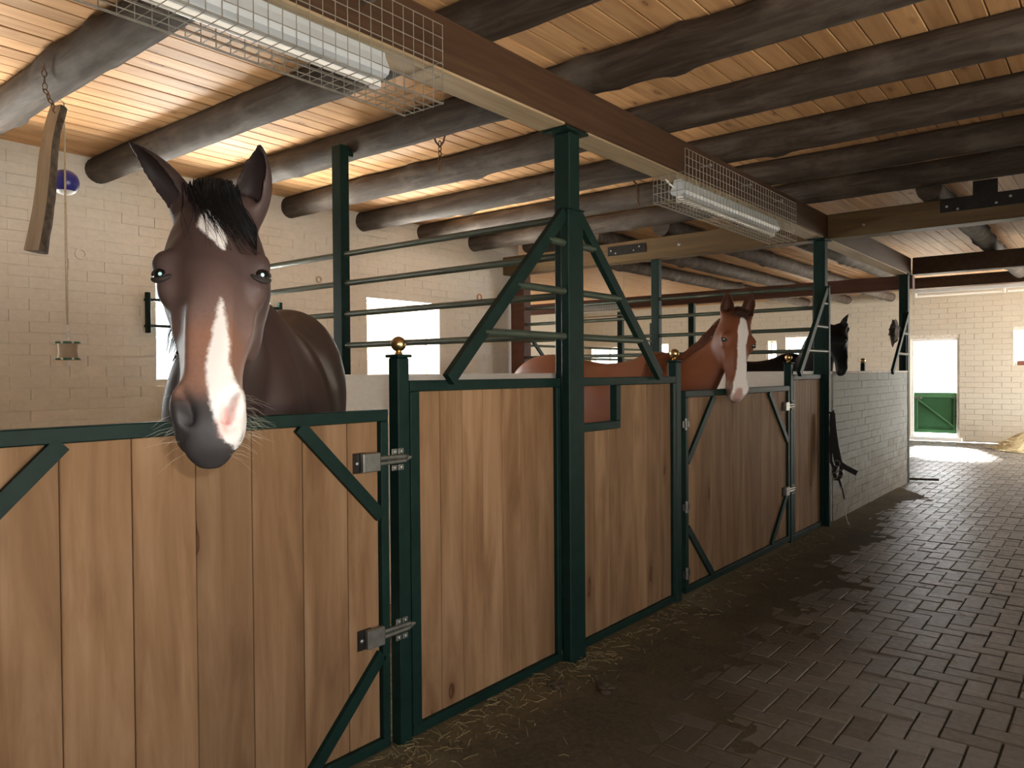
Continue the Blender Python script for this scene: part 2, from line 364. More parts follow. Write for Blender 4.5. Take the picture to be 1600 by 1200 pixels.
# --- brick veneers: every brick its own piece where it shows large, the rest one joined part
BRICKS = {}
def brick_mesh(du, h, axis, material, bev):
    key = (round(du, 3), round(h, 3), axis, material.name)
    if key not in BRICKS:
        d = Vector((0.016, du / 2, h / 2)) if axis == 'y' else Vector((du / 2, 0.016, h / 2))
        BRICKS[key] = MB().box(-d, d, bev).mesh('brick', material)
    return BRICKS[key]
def brick_face(parent, axis, plane, out, U0, U1, V0, V1, holes, material, limit, L=0.25, Hh=0.0765, joint=0.007, rough=0.0025, bev=0.005, rnd=None, closed=0.0):
    rnd = rnd or random.Random(3)
    cells = []; j = 0; v = V0
    while v < V1 - 0.01:
        v1 = min(v + Hh, V1); u = U0 - (0.5 * L if j % 2 else 0.0)
        while u < U1 - 0.01:
            a, b_ = max(u, U0), min(u + L, U1)
            segs = [(a, b_)]
            for h in holes:
                if v < h[3] - 0.02 and v1 > h[2] + 0.02:
                    ns = []
                    for (p, q) in segs:
                        if q <= h[0] or p >= h[1]: ns.append((p, q))
                        else:
                            if p < h[0]: ns.append((p, h[0]))
                            if q > h[1]: ns.append((h[1], q))
                    segs = ns
            for (p, q) in segs:
                if q - p > 0.03: cells.append((p, q, v, v1))
            u += L
        v = v1; j += 1
    def centre(c, off=0.0):
        uu, vv = (c[0] + c[1]) / 2, (c[2] + c[3]) / 2
        return Vector((plane + out * (off - 0.008), uu, vv)) if axis == 'y' else Vector((uu, plane + out * (off - 0.008), vv))
    vis = sorted([c for c in cells if in_frame(centre(c))], key=lambda c: (centre(c) - CAM).length)[:limit]
    vs = set(vis); rest = MB()
    for c in cells:
        off = rnd.uniform(-rough, rough); shut = rnd.random() < closed; shut2 = rnd.random() < closed
        # closed joints are filled up by many coats of whitewash; the others have opened into cracks
        du = c[1] - c[0] - (0.0008 if shut else joint); hh = c[3] - c[2] - (0.0006 if shut2 else joint + rnd.choice((-0.001, 0, 0.001)))
        me = brick_mesh(du, hh, axis, material, bev); ctr = centre(c, off)
        if c in vs:
            o = bpy.data.objects.new('brick', me); C.objects.link(o); o.parent = parent; o.location = ctr - world(parent)
            o.rotation_euler = (rnd.uniform(-.006, .006), rnd.uniform(-.006, .006), rnd.uniform(-.006, .006))
        else:
            rest.add([Vector(p.co) + ctr for p in me.vertices], [tuple(f.vertices) for f in me.polygons])
    if rest.v: tag(rest.build('brickwork', material, parent), kind='stuff')

# left wall with its windows
mb = MB()
holesL = [(W1[0], W1[1], WZ0, WZ1), (W2[0], W2[1], WZ0, WZ1), (W3[0], W3[1], WZ0, WZ1)]
for a, b_, c, d in holed_rects(YN, 7.38, 0, ZC, holesL): mb.box((XL - 0.32, a, c), (XL - 0.0016, b_, d))
wall_left = structure('wall_left', mb, MAT['wall'])
brick_face(wall_left, 'y', XL, 1, 0.6, 7.38, 0.25, ZC, holesL, MAT['wall'], 290, rough=0.0003, joint=0.0055, bev=0.0006, closed=0.87)
mb = MB()
mb.box((XL - 0.02, YN, 0), (XL, 0.6, ZC)); mb.box((XL - 0.02, 0.6, 0), (XL, 7.38, 0.25))
mb = MB(); mb.box((XL - 0.018, YN, 0.0), (XL - 0.0012, 0.395, ZC)); tag(mb.build('plaster', MAT['wall'], wall_left), kind=None)
# end wall
holesE = [(-1.26, -0.40, 0.03, 2.03), (0.487, 1.5, 1.48, 2.14), (-3.77, -2.8, 1.48, 2.15), (-4.17, -3.98, 1.6, 2.09), (-7.1, -6.65, 1.5, 2.1), (-8.9, -8.0, 1.5, 2.05)]
mb = MB()
for a, b_, c, d in holed_rects(-9.6, XR, 0, 3.2, holesE): mb.box((a, YE + 0.0045, c), (b_, YE + 0.34, d))
wall_end = structure('wall_end', mb, MAT['mortar_w'])
brick_face(wall_end, 'x', YE, -1, -9.6, XR, 0.02, 3.1, holesE, MAT['wallend'], 300, L=0.30, Hh=0.104, rough=0.002, joint=0.006, bev=0.0022, closed=0.6)
# right wall with two unseen openings to let daylight in, near wall, far left wing
mb = MB()
for a, b_, c, d in holed_rects(YN, YE + 0.3, 0, 3.1, [(13.2, 16.6, 0.0, 2.7), (0.4, 2.8, 0.2, 2.3)]): mb.box((XR, a, c), (XR + 0.3, b_, d))
structure('wall_right', mb, MAT['wallend'])
mb = MB(); mb.box((XL - 0.3, YN - 0.3, 0), (XR + 0.3, YN, 3.1)); structure('wall_near', mb, MAT['wall'])
mb = MB()
for a, b_, c, d in holed_rects(7.4, YE + 0.3, 0, 3.2, [(8.6, 9.9, 1.4, 2.2), (11.5, 13, 1.4, 2.2)]): mb.box((-9.9, a, c), (-9.6, b_, d))
structure('wall_wing', mb, MAT['wallend'])
mb = MB(); mb.box((-9.6, 7.20, 0), (XL - 0.3, 7.40, 3.1)); structure('wall_wing_side', mb, MAT['wallend'])

# ceiling: a deck of boards laid along the aisle
mb = MB(); mb.box((XL - 0.3, YN - 0.2, ZC + 0.026), (XR + 0.3, 7.3, ZC + 0.12)); mb.box((-9.8, 7.3, ZC + 0.026), (XR + 0.3, YE + 0.3, ZC + 0.12))
ceiling = structure('ceiling', mb, MAT['mortar'])
def ceiling_boards():
    bw = 0.12; k = 0; x = XL - 0.03; cache = {}
    cuts = [YN, 1.55, 4.1, 7.0, 10.6]
    rnd = random.Random(5)
    while x < XR:
        ys = [YN, rnd.choice((1.5, 2.45, 3.28)), rnd.choice((4.95, 5.8)), 10.7, YE]
        for a, b_ in zip(ys, ys[1:]):
            L = round(b_ - a, 2); wv = 0.1155
            key = L
            if key not in cache:
                cache[key] = MB().box((-wv / 2, -L / 2 + 0.001, -0.012), (wv / 2, L / 2 - 0.001, 0.012), 0.004).mesh('board', MAT['board'])
            o = bpy.data.objects.new('board', cache[key]); C.objects.link(o); o.parent = ceiling
            o.location = (x + bw / 2, (a + b_) / 2, ZC + 0.012 + rnd.uniform(-0.0015, 0.0015))
        x += bw
ceiling_boards()
mb = MB(); xx = -9.6
while xx < XL - 0.05:
    mb.box((xx, 7.3, ZC), (xx + 0.1165, YE, ZC + 0.024), 0.003); xx += 0.12
tag(mb.build('boarding', MAT['board'], ceiling), kind='stuff')

# floor: bedding base in the stalls, joint sand and herringbone pavers in the aisle
mb = MB(); mb.box((-9.6, YN, -0.2), (XR + 0.3, YE + 0.34, -0.035)); floor = structure('floor', mb, MAT['dirt'])
mb = MB(); mb.box((XL, YN, -0.034), (-0.06, 10.4, 0.03)); mb.box((-9.6, 7.4, -0.034), (XL - 0.001, YE, 0.03)); tag(mb.build('bedding', MAT['bedding'], floor), kind='stuff')
def pavers():
    a = 0.1; ox, oy = 1.148, 4.455; g = 0.0075; hh = 0.03; rnd = random.Random(11)
    vis = []
    for i in range(-45, 31):
        for j in range(-62, 126):
            k = (i - j) % 4
            if k not in (0, 3): continue
            x0, y0 = ox + i * a, oy + j * a
            nx, ny = (2, 1) if k == 0 else (1, 2)
            x1, y1 = x0 + nx * a, y0 + ny * a
            if (x1 < 0.02 and y0 < 10.6) or x0 < -3.3 or y1 > YE - 0.05 or x0 > XR - 0.05 or y0 < YN + 0.1: continue
            if y0 < 10.6: x0 = max(x0, -0.03)
            c = Vector(((x0 + x1) / 2, (y0 + y1) / 2, -0.015)); vis.append((c, x1 - x0 - g, y1 - y0 - g))
    front = [q for q in vis if in_frame(q[0], 0) and q[0].x > 0.55]
    front.sort(key=lambda q: (q[0] - CAM).length); single = {id(q) for q in front[:300]}
    cache = {}; rest = MB(); tones = []
    for q in vis:
        c, sx, sy = q; tone = rnd.randrange(6); z = c.z + rnd.uniform(-0.0025, 0.0025)
        rot = (rnd.uniform(-.008, .008), rnd.uniform(-.008, .008), rnd.uniform(-.012, .012))
        if id(q) in single:
            key = (round(sx, 3), round(sy, 3), tone)
            if key not in cache:
                me = MB().box((-sx / 2, -sy / 2, -hh / 2), (sx / 2, sy / 2, hh / 2), 0.003).mesh('paver', MAT['paver'])
                at = me.attributes.new('tone', 'FLOAT', 'POINT'); at.data.foreach_set('value', [tone / 5] * len(me.vertices)); cache[key] = me
            o = bpy.data.objects.new('paver', cache[key]); C.objects.link(o); o.parent = floor; o.location = (c.x, c.y, z); o.rotation_euler = rot
        else:
            bt = 0.003; X, Y, h = sx / 2, sy / 2, hh / 2
            R_ = Matrix.Rotation(rot[2], 3, 'Z') @ Matrix.Rotation(rot[0], 3, 'X') @ Matrix.Rotation(rot[1], 3, 'Y')
            pts = []
            for (dx, dy, zz) in ((X, Y, -h), (X, Y, h - bt), (X - bt, Y - bt, h)):
                pts += [R_ @ Vector(p) + Vector((c.x, c.y, z)) for p in ((-dx, -dy, zz), (dx, -dy, zz), (dx, dy, zz), (-dx, dy, zz))]
            fs = [(8, 9, 10, 11)] + [(r * 4 + k, r * 4 + (k + 1) % 4, r * 4 + 4 + (k + 1) % 4, r * 4 + 4 + k) for r in (0, 1) for k in range(4)]
            rest.add(pts, fs); tones += [tone / 5] * 12
    o = rest.build('paving', MAT['paver'], floor); tag(o, kind='stuff')
    at = o.data.attributes.new('tone', 'FLOAT', 'POINT'); at.data.foreach_set('value', tones)
    # trodden dirt: covers the pavers along the stall fronts and thins out towards the middle of the aisle
    nx, ny = 70, 260; x0, x1, y0, y1 = -0.055, 2.6, YN + 0.05, YE - 0.02; d = MB(); vs = []
    for iy in range(ny + 1):
        for ix in range(nx + 1):
            x = x0 + (x1 - x0) * ix / nx; y = y0 + (y1 - y0) * iy / ny
            n1 = noise.fractal(Vector((x * 1.6, y * 1.1, 0.3)), 1.0, 2.0, 4); n2 = noise.fractal(Vector((x * 9, y * 9, 2.3)), 1.0, 2.0, 3)
            near = max(0.0, 3.4 - y); far = min(1.0, max(0.0, (y - 5.0) / 3.0))
            gone = min(1.0, max(0.0, (y - 9.5) / 2.5)); e1 = 0.26 + 0.16 * n1 + near * 0.10 - 0.14 * far - 1.6 * gone; e2 = 0.75 + 0.35 * n1 + near * 0.22 - 0.55 * far - 2.0 * gone
            k1 = min(1.0, max(0.0, (x - e1) / 0.45)); k1 = k1 * k1 * (3 - 2 * k1); k2 = min(1.0, max(0.0, (x - e2) / 0.7)); k2 = k2 * k2 * (3 - 2 * k2)
            z = 0.0055 + 0.0022 * n2 - 0.0075 * k1 - 0.007 * k2
            if x < 0.12: z += 0.004 * (0.12 - x) / 0.12
            vs.append((x, y, z))
    fs = [(iy * (nx + 1) + ix, iy * (nx + 1) + ix + 1, (iy + 1) * (nx + 1) + ix + 1, (iy + 1) * (nx + 1) + ix) for iy in range(ny) for ix in range(nx)]
    d.add(vs, fs); tag(d.build('dirt', MAT['dirt'], floor, True), kind='stuff')
pavers()

# yard outside, seen only as glare through the openings
mb = MB(); mb.box((-40, -30, -0.4), (40, 60, -0.21)); tag(mb.build('yard', MAT['yard']), kind='structure')

# ------------------------------------------------------------------ windows, half door
def window(n, axis, plane, u0, u1, v0, v1, depth, mull=True):
    """white wooden frame with glass, set back in the wall; plane = where the frame stands"""
    def bx(a, b_, c, d, t0, t1): return ((t0, a, c), (t1, b_, d)) if axis == 'y' else ((a, t0, c), (b_, t1, d))
    f = MB(); e = 0.03; t0, t1 = plane - depth / 2, plane + depth / 2
    for r in ((u0, u1, v0, v0 + e), (u0, u1, v1 - e, v1), (u0, u0 + e, v0 + e, v1 - e), (u1 - e, u1, v0 + e, v1 - e)): f.box(*bx(*r, t0, t1), 0.004)
    if mull: um = (u0 + u1) / 2; f.box(*bx(um - 0.03, um + 0.03, v0 + e, v1 - e, t0 + 0.005, t1 - 0.005), 0.004)
    o = structure('window_%d' % n, f, MAT['frame_white'])
    for (a, b_) in (((u0 + e, um - 0.03), (um + 0.03, u1 - e)) if mull else ((u0 + e, u1 - e),)):
        g = MB(); lo, hi = bx(a, b_, v0 + e, v1 - e, plane - 0.002, plane + 0.002); g.box(lo, hi); g.build('pane', MAT['glass'], o)
    return o
window(1, 'y', XL - 0.22, W1[0], W1[1], WZ0, WZ1, 0.05, False)
window(2, 'y', XL - 0.22, W2[0], W2[1], WZ0, WZ1, 0.05, False)
window(3, 'y', XL - 0.22, W3[0], W3[1], WZ0, WZ1, 0.06)
for k, h in enumerate(holesE[1:]): window(4 + k, 'x', YE + 0.22, h[0], h[1], h[2], h[3], 0.06, mull=(h[1] - h[0]) > 0.6)

tag(box_part('sill_block', (0.53, YE + 0.06, 1.482), (0.72, YE + 0.15, 1.565), MAT['fencered'], None, 0.01), 'small brown block on the sill of the window beside the half door', 'block')
def window_bars(n, y0, y1, zs, zspan, lab):
    o = thing('window_guard', (XL + 0.05, y0, zs[0]), lab, 'window bars')
    for y in (y0, y1):
        MB().box((XL + 0.035, y - 0.016, zspan[0]), (XL + 0.07, y + 0.016, zspan[1]), 0.003).build('upright', MAT['green'], o)
        for z in zs:
            MB().tube([(XL - 0.01, y, z), (XL + 0.04, y, z)], 0.011, 8).build('bracket', MAT['green'], o)
    for z in zs: MB().tube([(XL + 0.052, y0 - 0.01, z), (XL + 0.052, y1 + 0.01, z)], 0.013, 10).build('rod', MAT['green'], o, True)
window_bars(1, 2.766, 3.93, (1.785, 1.985), (1.73, 2.04), 'green steel guard bars across the window behind the bay horse head')
def yard_crate():
    o = thing('yard_gate', (-4.6, 5.55, 1.3), 'small red-brown boarded gate with bars outside the bright window', 'gate')
    for z in (1.64, 1.54, 1.475): MB().tube([(-4.6, 5.30, z), (-4.6, 5.62, z)], 0.011, 8).build('bar', MAT['fencered'], o, True)
    box_part('board', (-4.615, 5.30, 1.39), (-4.585, 5.62, 1.445), MAT['fencered'], o)
    for y in (5.29, 5.62): box_part('stake', (-4.62, y, -0.2), (-4.58, y + 0.03, 1.66), MAT['frame_white'], o)
yard_crate()

def vent(name, y, z, material, lab, r=0.035):
    o = thing(name, (XL, y, z), lab, 'vent')
    MB().lathe((XL - 0.02, y, z), [(r, 0.0), (r, 0.035), (r * 0.93, 0.04), (r * 0.68, 0.04), (r * 0.62, 0.034), (r * 0.6, 0.012), (0.002, 0.010)], 20, (1, 0, 0)).build('rim', material, o, True)
    MB().lathe((XL - 0.009, y, z), [(r * 0.58, 0.0), (r * 0.5, 0.012), (0.002, 0.016)], 14, (1, 0, 0)).build('plug', MAT['mortar'], o, True)
vent('wall_vent', 2.309, 2.282, MAT['wall'], 'round whitewashed vent pipe in the wall near the hanging cord', 0.042)
vent('wall_vent', 4.38, 2.287, MAT['splitface'], 'small brown vent plug in the wall beside the tall green stall post', 0.032)
vent('wall_vent', 6.641, 2.285, MAT['clay'], 'orange clay vent pipe in the wall beyond the bright window', 0.045)

def half_door():
    f = MB(); x0, x1 = -1.26, -0.40
    f.box((x0 - 0.0, YE + 0.02, 0.03), (x0 + 0.05, YE + 0.26, 2.03), 0.004); f.box((x1 - 0.05, YE + 0.02, 0.03), (x1, YE + 0.26, 2.03), 0.004)
    f.box((x0 + 0.05, YE + 0.02, 1.98), (x1 - 0.05, YE + 0.26, 2.03), 0.004); f.box((x0 - 0.05, YE - 0.06, 0.0), (x1 + 0.05, YE + 0.26, 0.075), 0.008)
    o = structure('door_1', f, MAT['frame_white'])
    y = YE + 0.06; a, b_ = x0 + 0.055, x1 - 0.055; z0, z1 = 0.15, 0.957
    box_part('panel', (a, y, z0), (b_, y + 0.035, z1), MAT['doorgreen'], o)
    box_part('top_rail', (a, y - 0.02, z1 - 0.10), (b_, y - 0.0005, z1), MAT['doorgreen_l'], o)
    box_part('bottom_rail', (a, y - 0.02, z0), (b_, y - 0.0005, z0 + 0.07), MAT['doorgreen'], o)
    box_part('stile', (a, y - 0.02, z0 + 0.07), (a + 0.06, y - 0.0005, z1 - 0.10), MAT['doorgreen'], o)
    box_part('stile', (b_ - 0.06, y - 0.02, z0 + 0.07), (b_, y - 0.0005, z1 - 0.10), MAT['doorgreen'], o)
    MB().bar((a + 0.05, y - 0.012, z1 - 0.13), (b_ - 0.05, y - 0.012, z0 + 0.14), 0.018, 0.022, (0, 0, 1)).build('brace', MAT['doorgreen_l'], o)
    box_part('hinge', (a - 0.01, y - 0.028, z1 - 0.13), (a + 0.14, y - 0.0205, z1 - 0.09), MAT['zinc'], o, 0.001)
    for z in (0.72, 0.55, 0.4): box_part('hinge_pin', (b_ + 0.002, y - 0.03, z), (b_ + 0.02, y - 0.005, z + 0.03), MAT['zinc'], o, 0.001)
    box_part('latch', (b_ - 0.02, y - 0.035, 0.48), (b_ + 0.03, y - 0.021, 0.51), MAT['blacksteel'], o, 0.001)
half_door()

# ------------------------------------------------------------------ timber: beams, logs
def beam(name, lo, hi, material, lab, cat='beam', bev=0.008):
    o = box_part(name, lo, hi, material, None, bev); return tag(o, lab, cat)
beam('main_beam', (-0.145, YN, 2.60), (0.02, 10.55, 2.805), MAT['beam'], 'long dark timber beam running over the stall fronts and posts')
cross1 = beam('cross_beam', (-5.6, 7.08, 2.585), (-0.15, 7.27, 2.80), MAT['cross'], 'brown cross beam over the chestnut horse with a bolted steel plate')
cross2 = beam('cross_beam', (0.025, 7.08, 2.585), (XR - 0.01, 7.27, 2.80), MAT['cross'], 'brown cross beam over the aisle, its wide black plate over the paving')
beam('cross_beam', (-6.6, 10.62, 2.43), (0.02, 10.76, 2.605), MAT['redbeam'], 'red-brown lower cross beam in front of the cream end wall')
beam('cross_beam', (0.03, 10.56, 2.60), (XR - 0.01, 10.76, 2.81), MAT['beam'], 'dark cross beam over the aisle nearer to the half door')
beam('cross_beam', (-2.0, 14.0, 2.75), (XR - 0.01, 14.2, 2.93), MAT['beam'], 'dark cross beam farthest down the aisle above the long lamp')

mbm = bpy.data.objects['main_beam']
for a_, b_ in ((YN, 3.0), (3.2, 7.0), (7.2, 10.5)): box_part('pale_underside_strip', (-0.14, a_, 2.588), (0.014, b_, 2.5995), MAT['pale_underside'], mbm, 0.002)  # strip giving the main beam a paler underside than its sides
def steel_plate(x0, x1, z0, z1, screws, beam_o, lab=None):
    o = box_part('plate', (x0, 7.068, z0), (x1, 7.0795, z1), MAT['blacksteel'], beam_o, 0.001)
    for sx, sz in screws: MB().lathe((x0 + sx * (x1 - x0), 7.068, z0 + sz * (z1 - z0)), [(0.011, 0), (0.010, 0.006), (0.004, 0.009)], 8, (0, -1, 0)).build('screw', MAT['zinc'], o, True)
steel_plate(-2.26, -1.80, 2.66, 2.755, ((0.09, 0.6), (0.22, 0.25), (0.70, 0.35), (0.84, 0.7)), cross1)
steel_plate(0.92, 1.7, 2.69, 2.80, ((0.06, 0.4), (0.16, 0.15), (0.5, 0.25), (0.62, 0.6), (0.9, 0.5)), cross2)
box_part('plate', (1.15, 7.068, 2.801), (1.32, 7.0795, 2.91), MAT['blacksteel'], cross2, 0.001)
for x, z in ((0.33, 2.67), ): MB().lathe((x, 7.08, z), [(0.014, 0), (0.012, 0.008), (0.004, 0.012)], 8, (0, -1, 0)).build('screw', MAT['zinc'], cross2, True)
MB().lathe((-1.42, 7.08, 2.70), [(0.02, 0), (0.018, 0.006), (0.008, 0.012)], 10, (0, -1, 0)).build('screw', MAT['zinc'], cross1, True)

def log_mesh(a, b_, r0, r1, seed, n=18, step=0.055):
    """a peeled trunk: slow bends, swellings at the branch knots"""
    a, b_ = Vector(a), Vector(b_); L = (b_ - a).length; d = (b_ - a) / L; k = max(8, int(L / step))
    up = Vector((0, 0, 1)); sd = d.cross(up).normalized(); rnd = random.Random(seed)
    kn = [(rnd.uniform(0.1, 0.95), rnd.uniform(0, 6.28), rnd.uniform(0.012, 0.028)) for _ in range(int(L * 2.4))]
    mbb = MB(); vs = []
    for i in range(k + 1):
        f = i / k; c = a + d * (L * f)
        wob = noise.fractal(Vector((f * L * 0.55, seed * 3.7, 0)), 1.0, 2.0, 2) * 0.02; c = c + sd * wob
        rr = r0 + (r1 - r0) * f
        for q in range(n):
            th = 2 * math.pi * q / n
            r = rr * (1 + 0.06 * noise.noise(Vector((f * L * 2.1, math.cos(th) * 1.2 + seed, math.sin(th) * 1.2))) + 0.025 * noise.noise(Vector((f * L * 9, math.cos(th) * 2.5 + seed, math.sin(th) * 2.5))))
            for (kf, kt, kh) in kn:
                da = (th - kt + math.pi) % (2 * math.pi) - math.pi
                r += kh * math.exp(-((f - kf) * L / 0.07) ** 2 - (da / 0.5) ** 2)
            p = c + sd * (r * math.cos(th)) + up * (r * math.sin(th))
            if p.z > ZC - 0.0025: p.z = ZC - 0.0025
            vs.append(p)
    fs = [(i * n + q, i * n + (q + 1) % n, (i + 1) * n + (q + 1) % n, (i + 1) * n + q) for i in range(k) for q in range(n)]
    fs += [tuple(range(n - 1, -1, -1)), tuple(k * n + q for q in range(n))]
    mbb.add(vs, fs); return mbb
LOGY = [-0.9, -0.1, 0.72, 1.55, 2.44, 3.25, 4.08, 4.92, 5.75, 6.55]
LOGLAB = {0.72: 'round log rafter nearest the camera, right over the wire lamp cage', 1.55: 'round log rafter from which the split log hangs on a chain', 2.44: 'round log rafter whose end meets the wall behind the ears of the bay horse',
          3.25: 'round log rafter with a short rusty chain hanging under it', 4.08: 'round log rafter just over the green support post, second after the chain rafter',
          4.92: 'round log rafter that crosses the beam at the start of the farther lamp cage', 5.75: 'round log rafter over the middle of the farther lamp cage', 6.55: 'round log rafter nearest the plated cross beam',
          -0.9: 'round log rafter behind the camera position, farther of two', -0.1: 'round log rafter just behind the camera position'}
for i, y in enumerate(LOGY):
    me = log_mesh((XL - 0.12, y, 2.905), (XR - 0.02, y + random.uniform(-.03, .03), 2.905), 0.097, 0.098, i + 1).mesh('log_rafter', MAT['log'], True)
    o = put('log_rafter', me, None, base=(0.2, y, 2.9)); tag(o, LOGLAB[y], 'rafter', 'round log rafters under the board ceiling')
FARLOG = [(-3.3, 'outermost'), (-2.45, ''), (-1.6, ''), (-0.75, ''), (0.85, ''), (1.7, '')]
FARTXT = ['far round log rafter running towards the end wall, above the left-hand divider posts', 'far round log rafter running towards the end wall, behind the steel plate',
          'far round log rafter running towards the end wall, above the ears of the chestnut horse', 'far round log rafter beside the main beam, on its stall side',
          'far round log rafter over the aisle, next to the main beam', 'far round log rafter over the aisle, under the wide black plate']
for i, (x, _) in enumerate(FARLOG):
    me = log_mesh((x, 7.02, 2.895), (x, 16.9 if x < -1 else 13.97, 2.895), 0.098, 0.09, 40 + i).mesh('log_rafter', MAT['log'], True)
    o = put('log_rafter', me, None, base=(x, 9, 2.9)); o.rotation_euler = (0, 0, 0); tag(o, FARTXT[i], 'rafter', 'far log rafters running along the aisle')
tag(box_part('timber_post', (-3.66, 7.12, 0.03), (-3.46, 7.26, 2.583), MAT['redbeam'], None, 0.006), 'dark red-brown timber post where the white wall ends', 'post')

# ------------------------------------------------------------------ steel and plank stall fronts
GR = MAT['green']
PLANKS = {}
def planks(parent, ys, z0, z1, x=-0.03, th=0.022, gap=0.0022, top=None):
    for i, (a, b_) in enumerate(zip(ys, ys[1:])):
        key = (round(b_ - a, 3), round(z1 - z0, 3), th)
        if key not in PLANKS: PLANKS[key] = MB().box((-th / 2, -(b_ - a - gap) / 2, -(z1 - z0) / 2), (th / 2, (b_ - a - gap) / 2, (z1 - z0) / 2), 0.0025).mesh('plank', MAT['plank'])
        o = bpy.data.objects.new('plank', PLANKS[key]); C.objects.link(o); o.parent = parent
        o.location = Vector((x + random.uniform(-.0012, .0012), (a + b_) / 2, (z0 + z1) / 2)) - world(parent)
def gpart(name, lo, hi, parent, bev=0.003, material=None): return box_part(name, lo, hi, material or GR, parent, bev)
def diag(parent, y0, z0, y1, z1, wdt=0.045, x=-0.002, name='brace'):
    """flat brace in the plane of the stall front"""
    MB().bar((x - 0.008, y0, z0), (x - 0.008, y1, z1), 0.02, wdt, (0, 0, 1) if abs(y1 - y0) > abs(z1 - z0) else (0, 1, 0)).build(name, GR, parent)

def latch(parent, y, z):
    """sliding bolt: dark backing plate, zinc housing, bolt and keeper with screws"""
    o = MB().box((-0.018, y, z - 0.036), (-0.012, y + 0.06, z + 0.036), 0.001).build('latch', MAT['blacksteel'], parent)
    MB().box((-0.0119, y + 0.028, z - 0.034), (0.010, y + 0.108, z + 0.034), 0.003).build('housing', MAT['zinc'], o)
    MB().ball((-0.008, y + 0.013, z), 0.009, 10, 6, (0.7, 1, 1)).build('knob', MAT['zinc'], o, True)
    for dz in (-0.009, 0.011): MB().tube([(0.001, y + 0.109, z + dz), (0.001, y + 0.235, z + dz * 0.8)], 0.0085, 10).build('bolt', MAT['zinc'], o, True)
    MB().lathe((0.001, y + 0.2355, z + 0.002), [(0.013, 0), (0.012, 0.01), (0.003, 0.03)], 10, (0, 1, 0)).build('tip', MAT['zinc'], o, True)
    for dy in (0.165, 0.197):
        MB().box((0.0005, y + dy, z + 0.020), (0.006, y + dy + 0.026, z + 0.040), 0.001).build('keeper', MAT['zinc'], o)
        MB().box((0.0005, y + dy, z - 0.040), (0.006, y + dy + 0.026, z - 0.020), 0.001).build('keeper', MAT['zinc'], o)
        for dz in (-0.03, 0.03): MB().lathe((0.006, y + dy + 0.013, z + dz), [(0.008, 0), (0.007, 0.004), (0.002, 0.006)], 8, (1, 0, 0)).build('screw', MAT['zinc'], o, True)
def small_hinge(parent, y, z, k=1):
    o = MB().box((0.0005, y, z - 0.02), (0.006, y + 0.09, z + 0.02), 0.001).build('hinge', MAT['blacksteel'], parent)
    MB().tube([(0.008, y + 0.045, z - 0.035), (0.008, y + 0.045, z + 0.035)], 0.009, 8).build('pin', MAT['zinc'], o, True)

def gate(y0, y1, ztop, ys, lab, brace=0.40, latches=()):
    o = thing('stall_gate', (0, (y0 + y1) / 2, 0.03), lab, 'gate')
    gpart('top_rail', (-0.04, y0, ztop - 0.042), (0.0, y1, ztop), o); gpart('bottom_rail', (-0.04, y0, 0.03), (0, y1, 0.07), o)
    gpart('stile', (-0.04, y0, 0.0705), (0, y0 + 0.035, ztop - 0.0425), o); gpart('stile', (-0.04, y1 - 0.035, 0.0705), (0, y1, ztop - 0.0425), o)
    planks(o, ys, 0.0705, ztop - 0.0425)
    zt, zb = ztop - 0.042, 0.07; a, b_ = y0 + 0.035, y1 - 0.035
    diag(o, a, zt - brace, a + brace, zt); diag(o, b_, zt - brace, b_ - brace, zt)
    diag(o, a, zb + brace * 0.9, a + brace * 0.9, zb); diag(o, b_, zb + brace * 0.9, b_ - brace * 0.9, zb)
    return o
g1 = gate(0.40, 1.876, 1.272, [0.437, 0.60, 0.778, 0.960, 1.143, 1.328, 1.515, 1.70, 1.839], 'near stall gate of pine planks in a green frame, below the bay horse', 0.345)
latch(g1, 1.722, 1.085); latch(g1, 1.735, 0.452)
g2 = gate(4.30, 6.165, 1.285, [4.335 + i * 0.1795 for i in range(11)], 'far stall gate of pine planks in a green frame, below the chestnut horse', 0.40)
latch(g2, 6.03, 1.12); latch(g2, 6.03, 0.44)
for z in (1.08, 0.57, 0.16): small_hinge(g2, 4.245, z)

def ball_post(y0, y1, x0, x1, lab, ztop=1.462, r=0.029):
    yc, xc = (y0 + y1) / 2, (x0 + x1) / 2
    o = thing('gate_post', (xc, yc, 0.0), lab, 'post')
    gpart('shaft', (x0, y0, 0.0), (x1, y1, ztop), o, 0.005)
    gpart('cap', (x0 - 0.008, y0 - 0.008, ztop + 0.0005), (x1 + 0.008, y1 + 0.008, ztop + 0.012), o, 0.003)
    MB().lathe((xc, yc, ztop + 0.012), [(0.016, 0), (0.014, 0.006), (0.010, 0.012)] + [(r * math.sin(t_), 0.012 + r * (1 - math.cos(t_)) - r * (1 - math.cos(0.35))) for t_ in [0.35 + i * (math.pi - 0.36) / 14 for i in range(15)]], 24).build('ball', MAT['brass'], o, True)
    gpart('foot', (x0 - 0.004, y0 - 0.004, -0.012), (x1 + 0.006, y1 + 0.006, 0.006), o, 0.002)
ball_post(1.925, 1.982, -0.055, 0.002, 'green gate post with a pale brass ball in front of the bright window')
ball_post(4.17, 4.235, -0.055, 0.002, 'green gate post with a brass ball in front of the chestnut horse body')
ball_post(6.185, 6.245, -0.055, 0.002, 'green gate post with a brass ball against the black horse')
tag(gpart('gate_post', (-0.055, 0.325, 0.0), (0.002, 0.383, 1.46), None, 0.004), 'green gate post out of the picture beside the near gate', 'post')

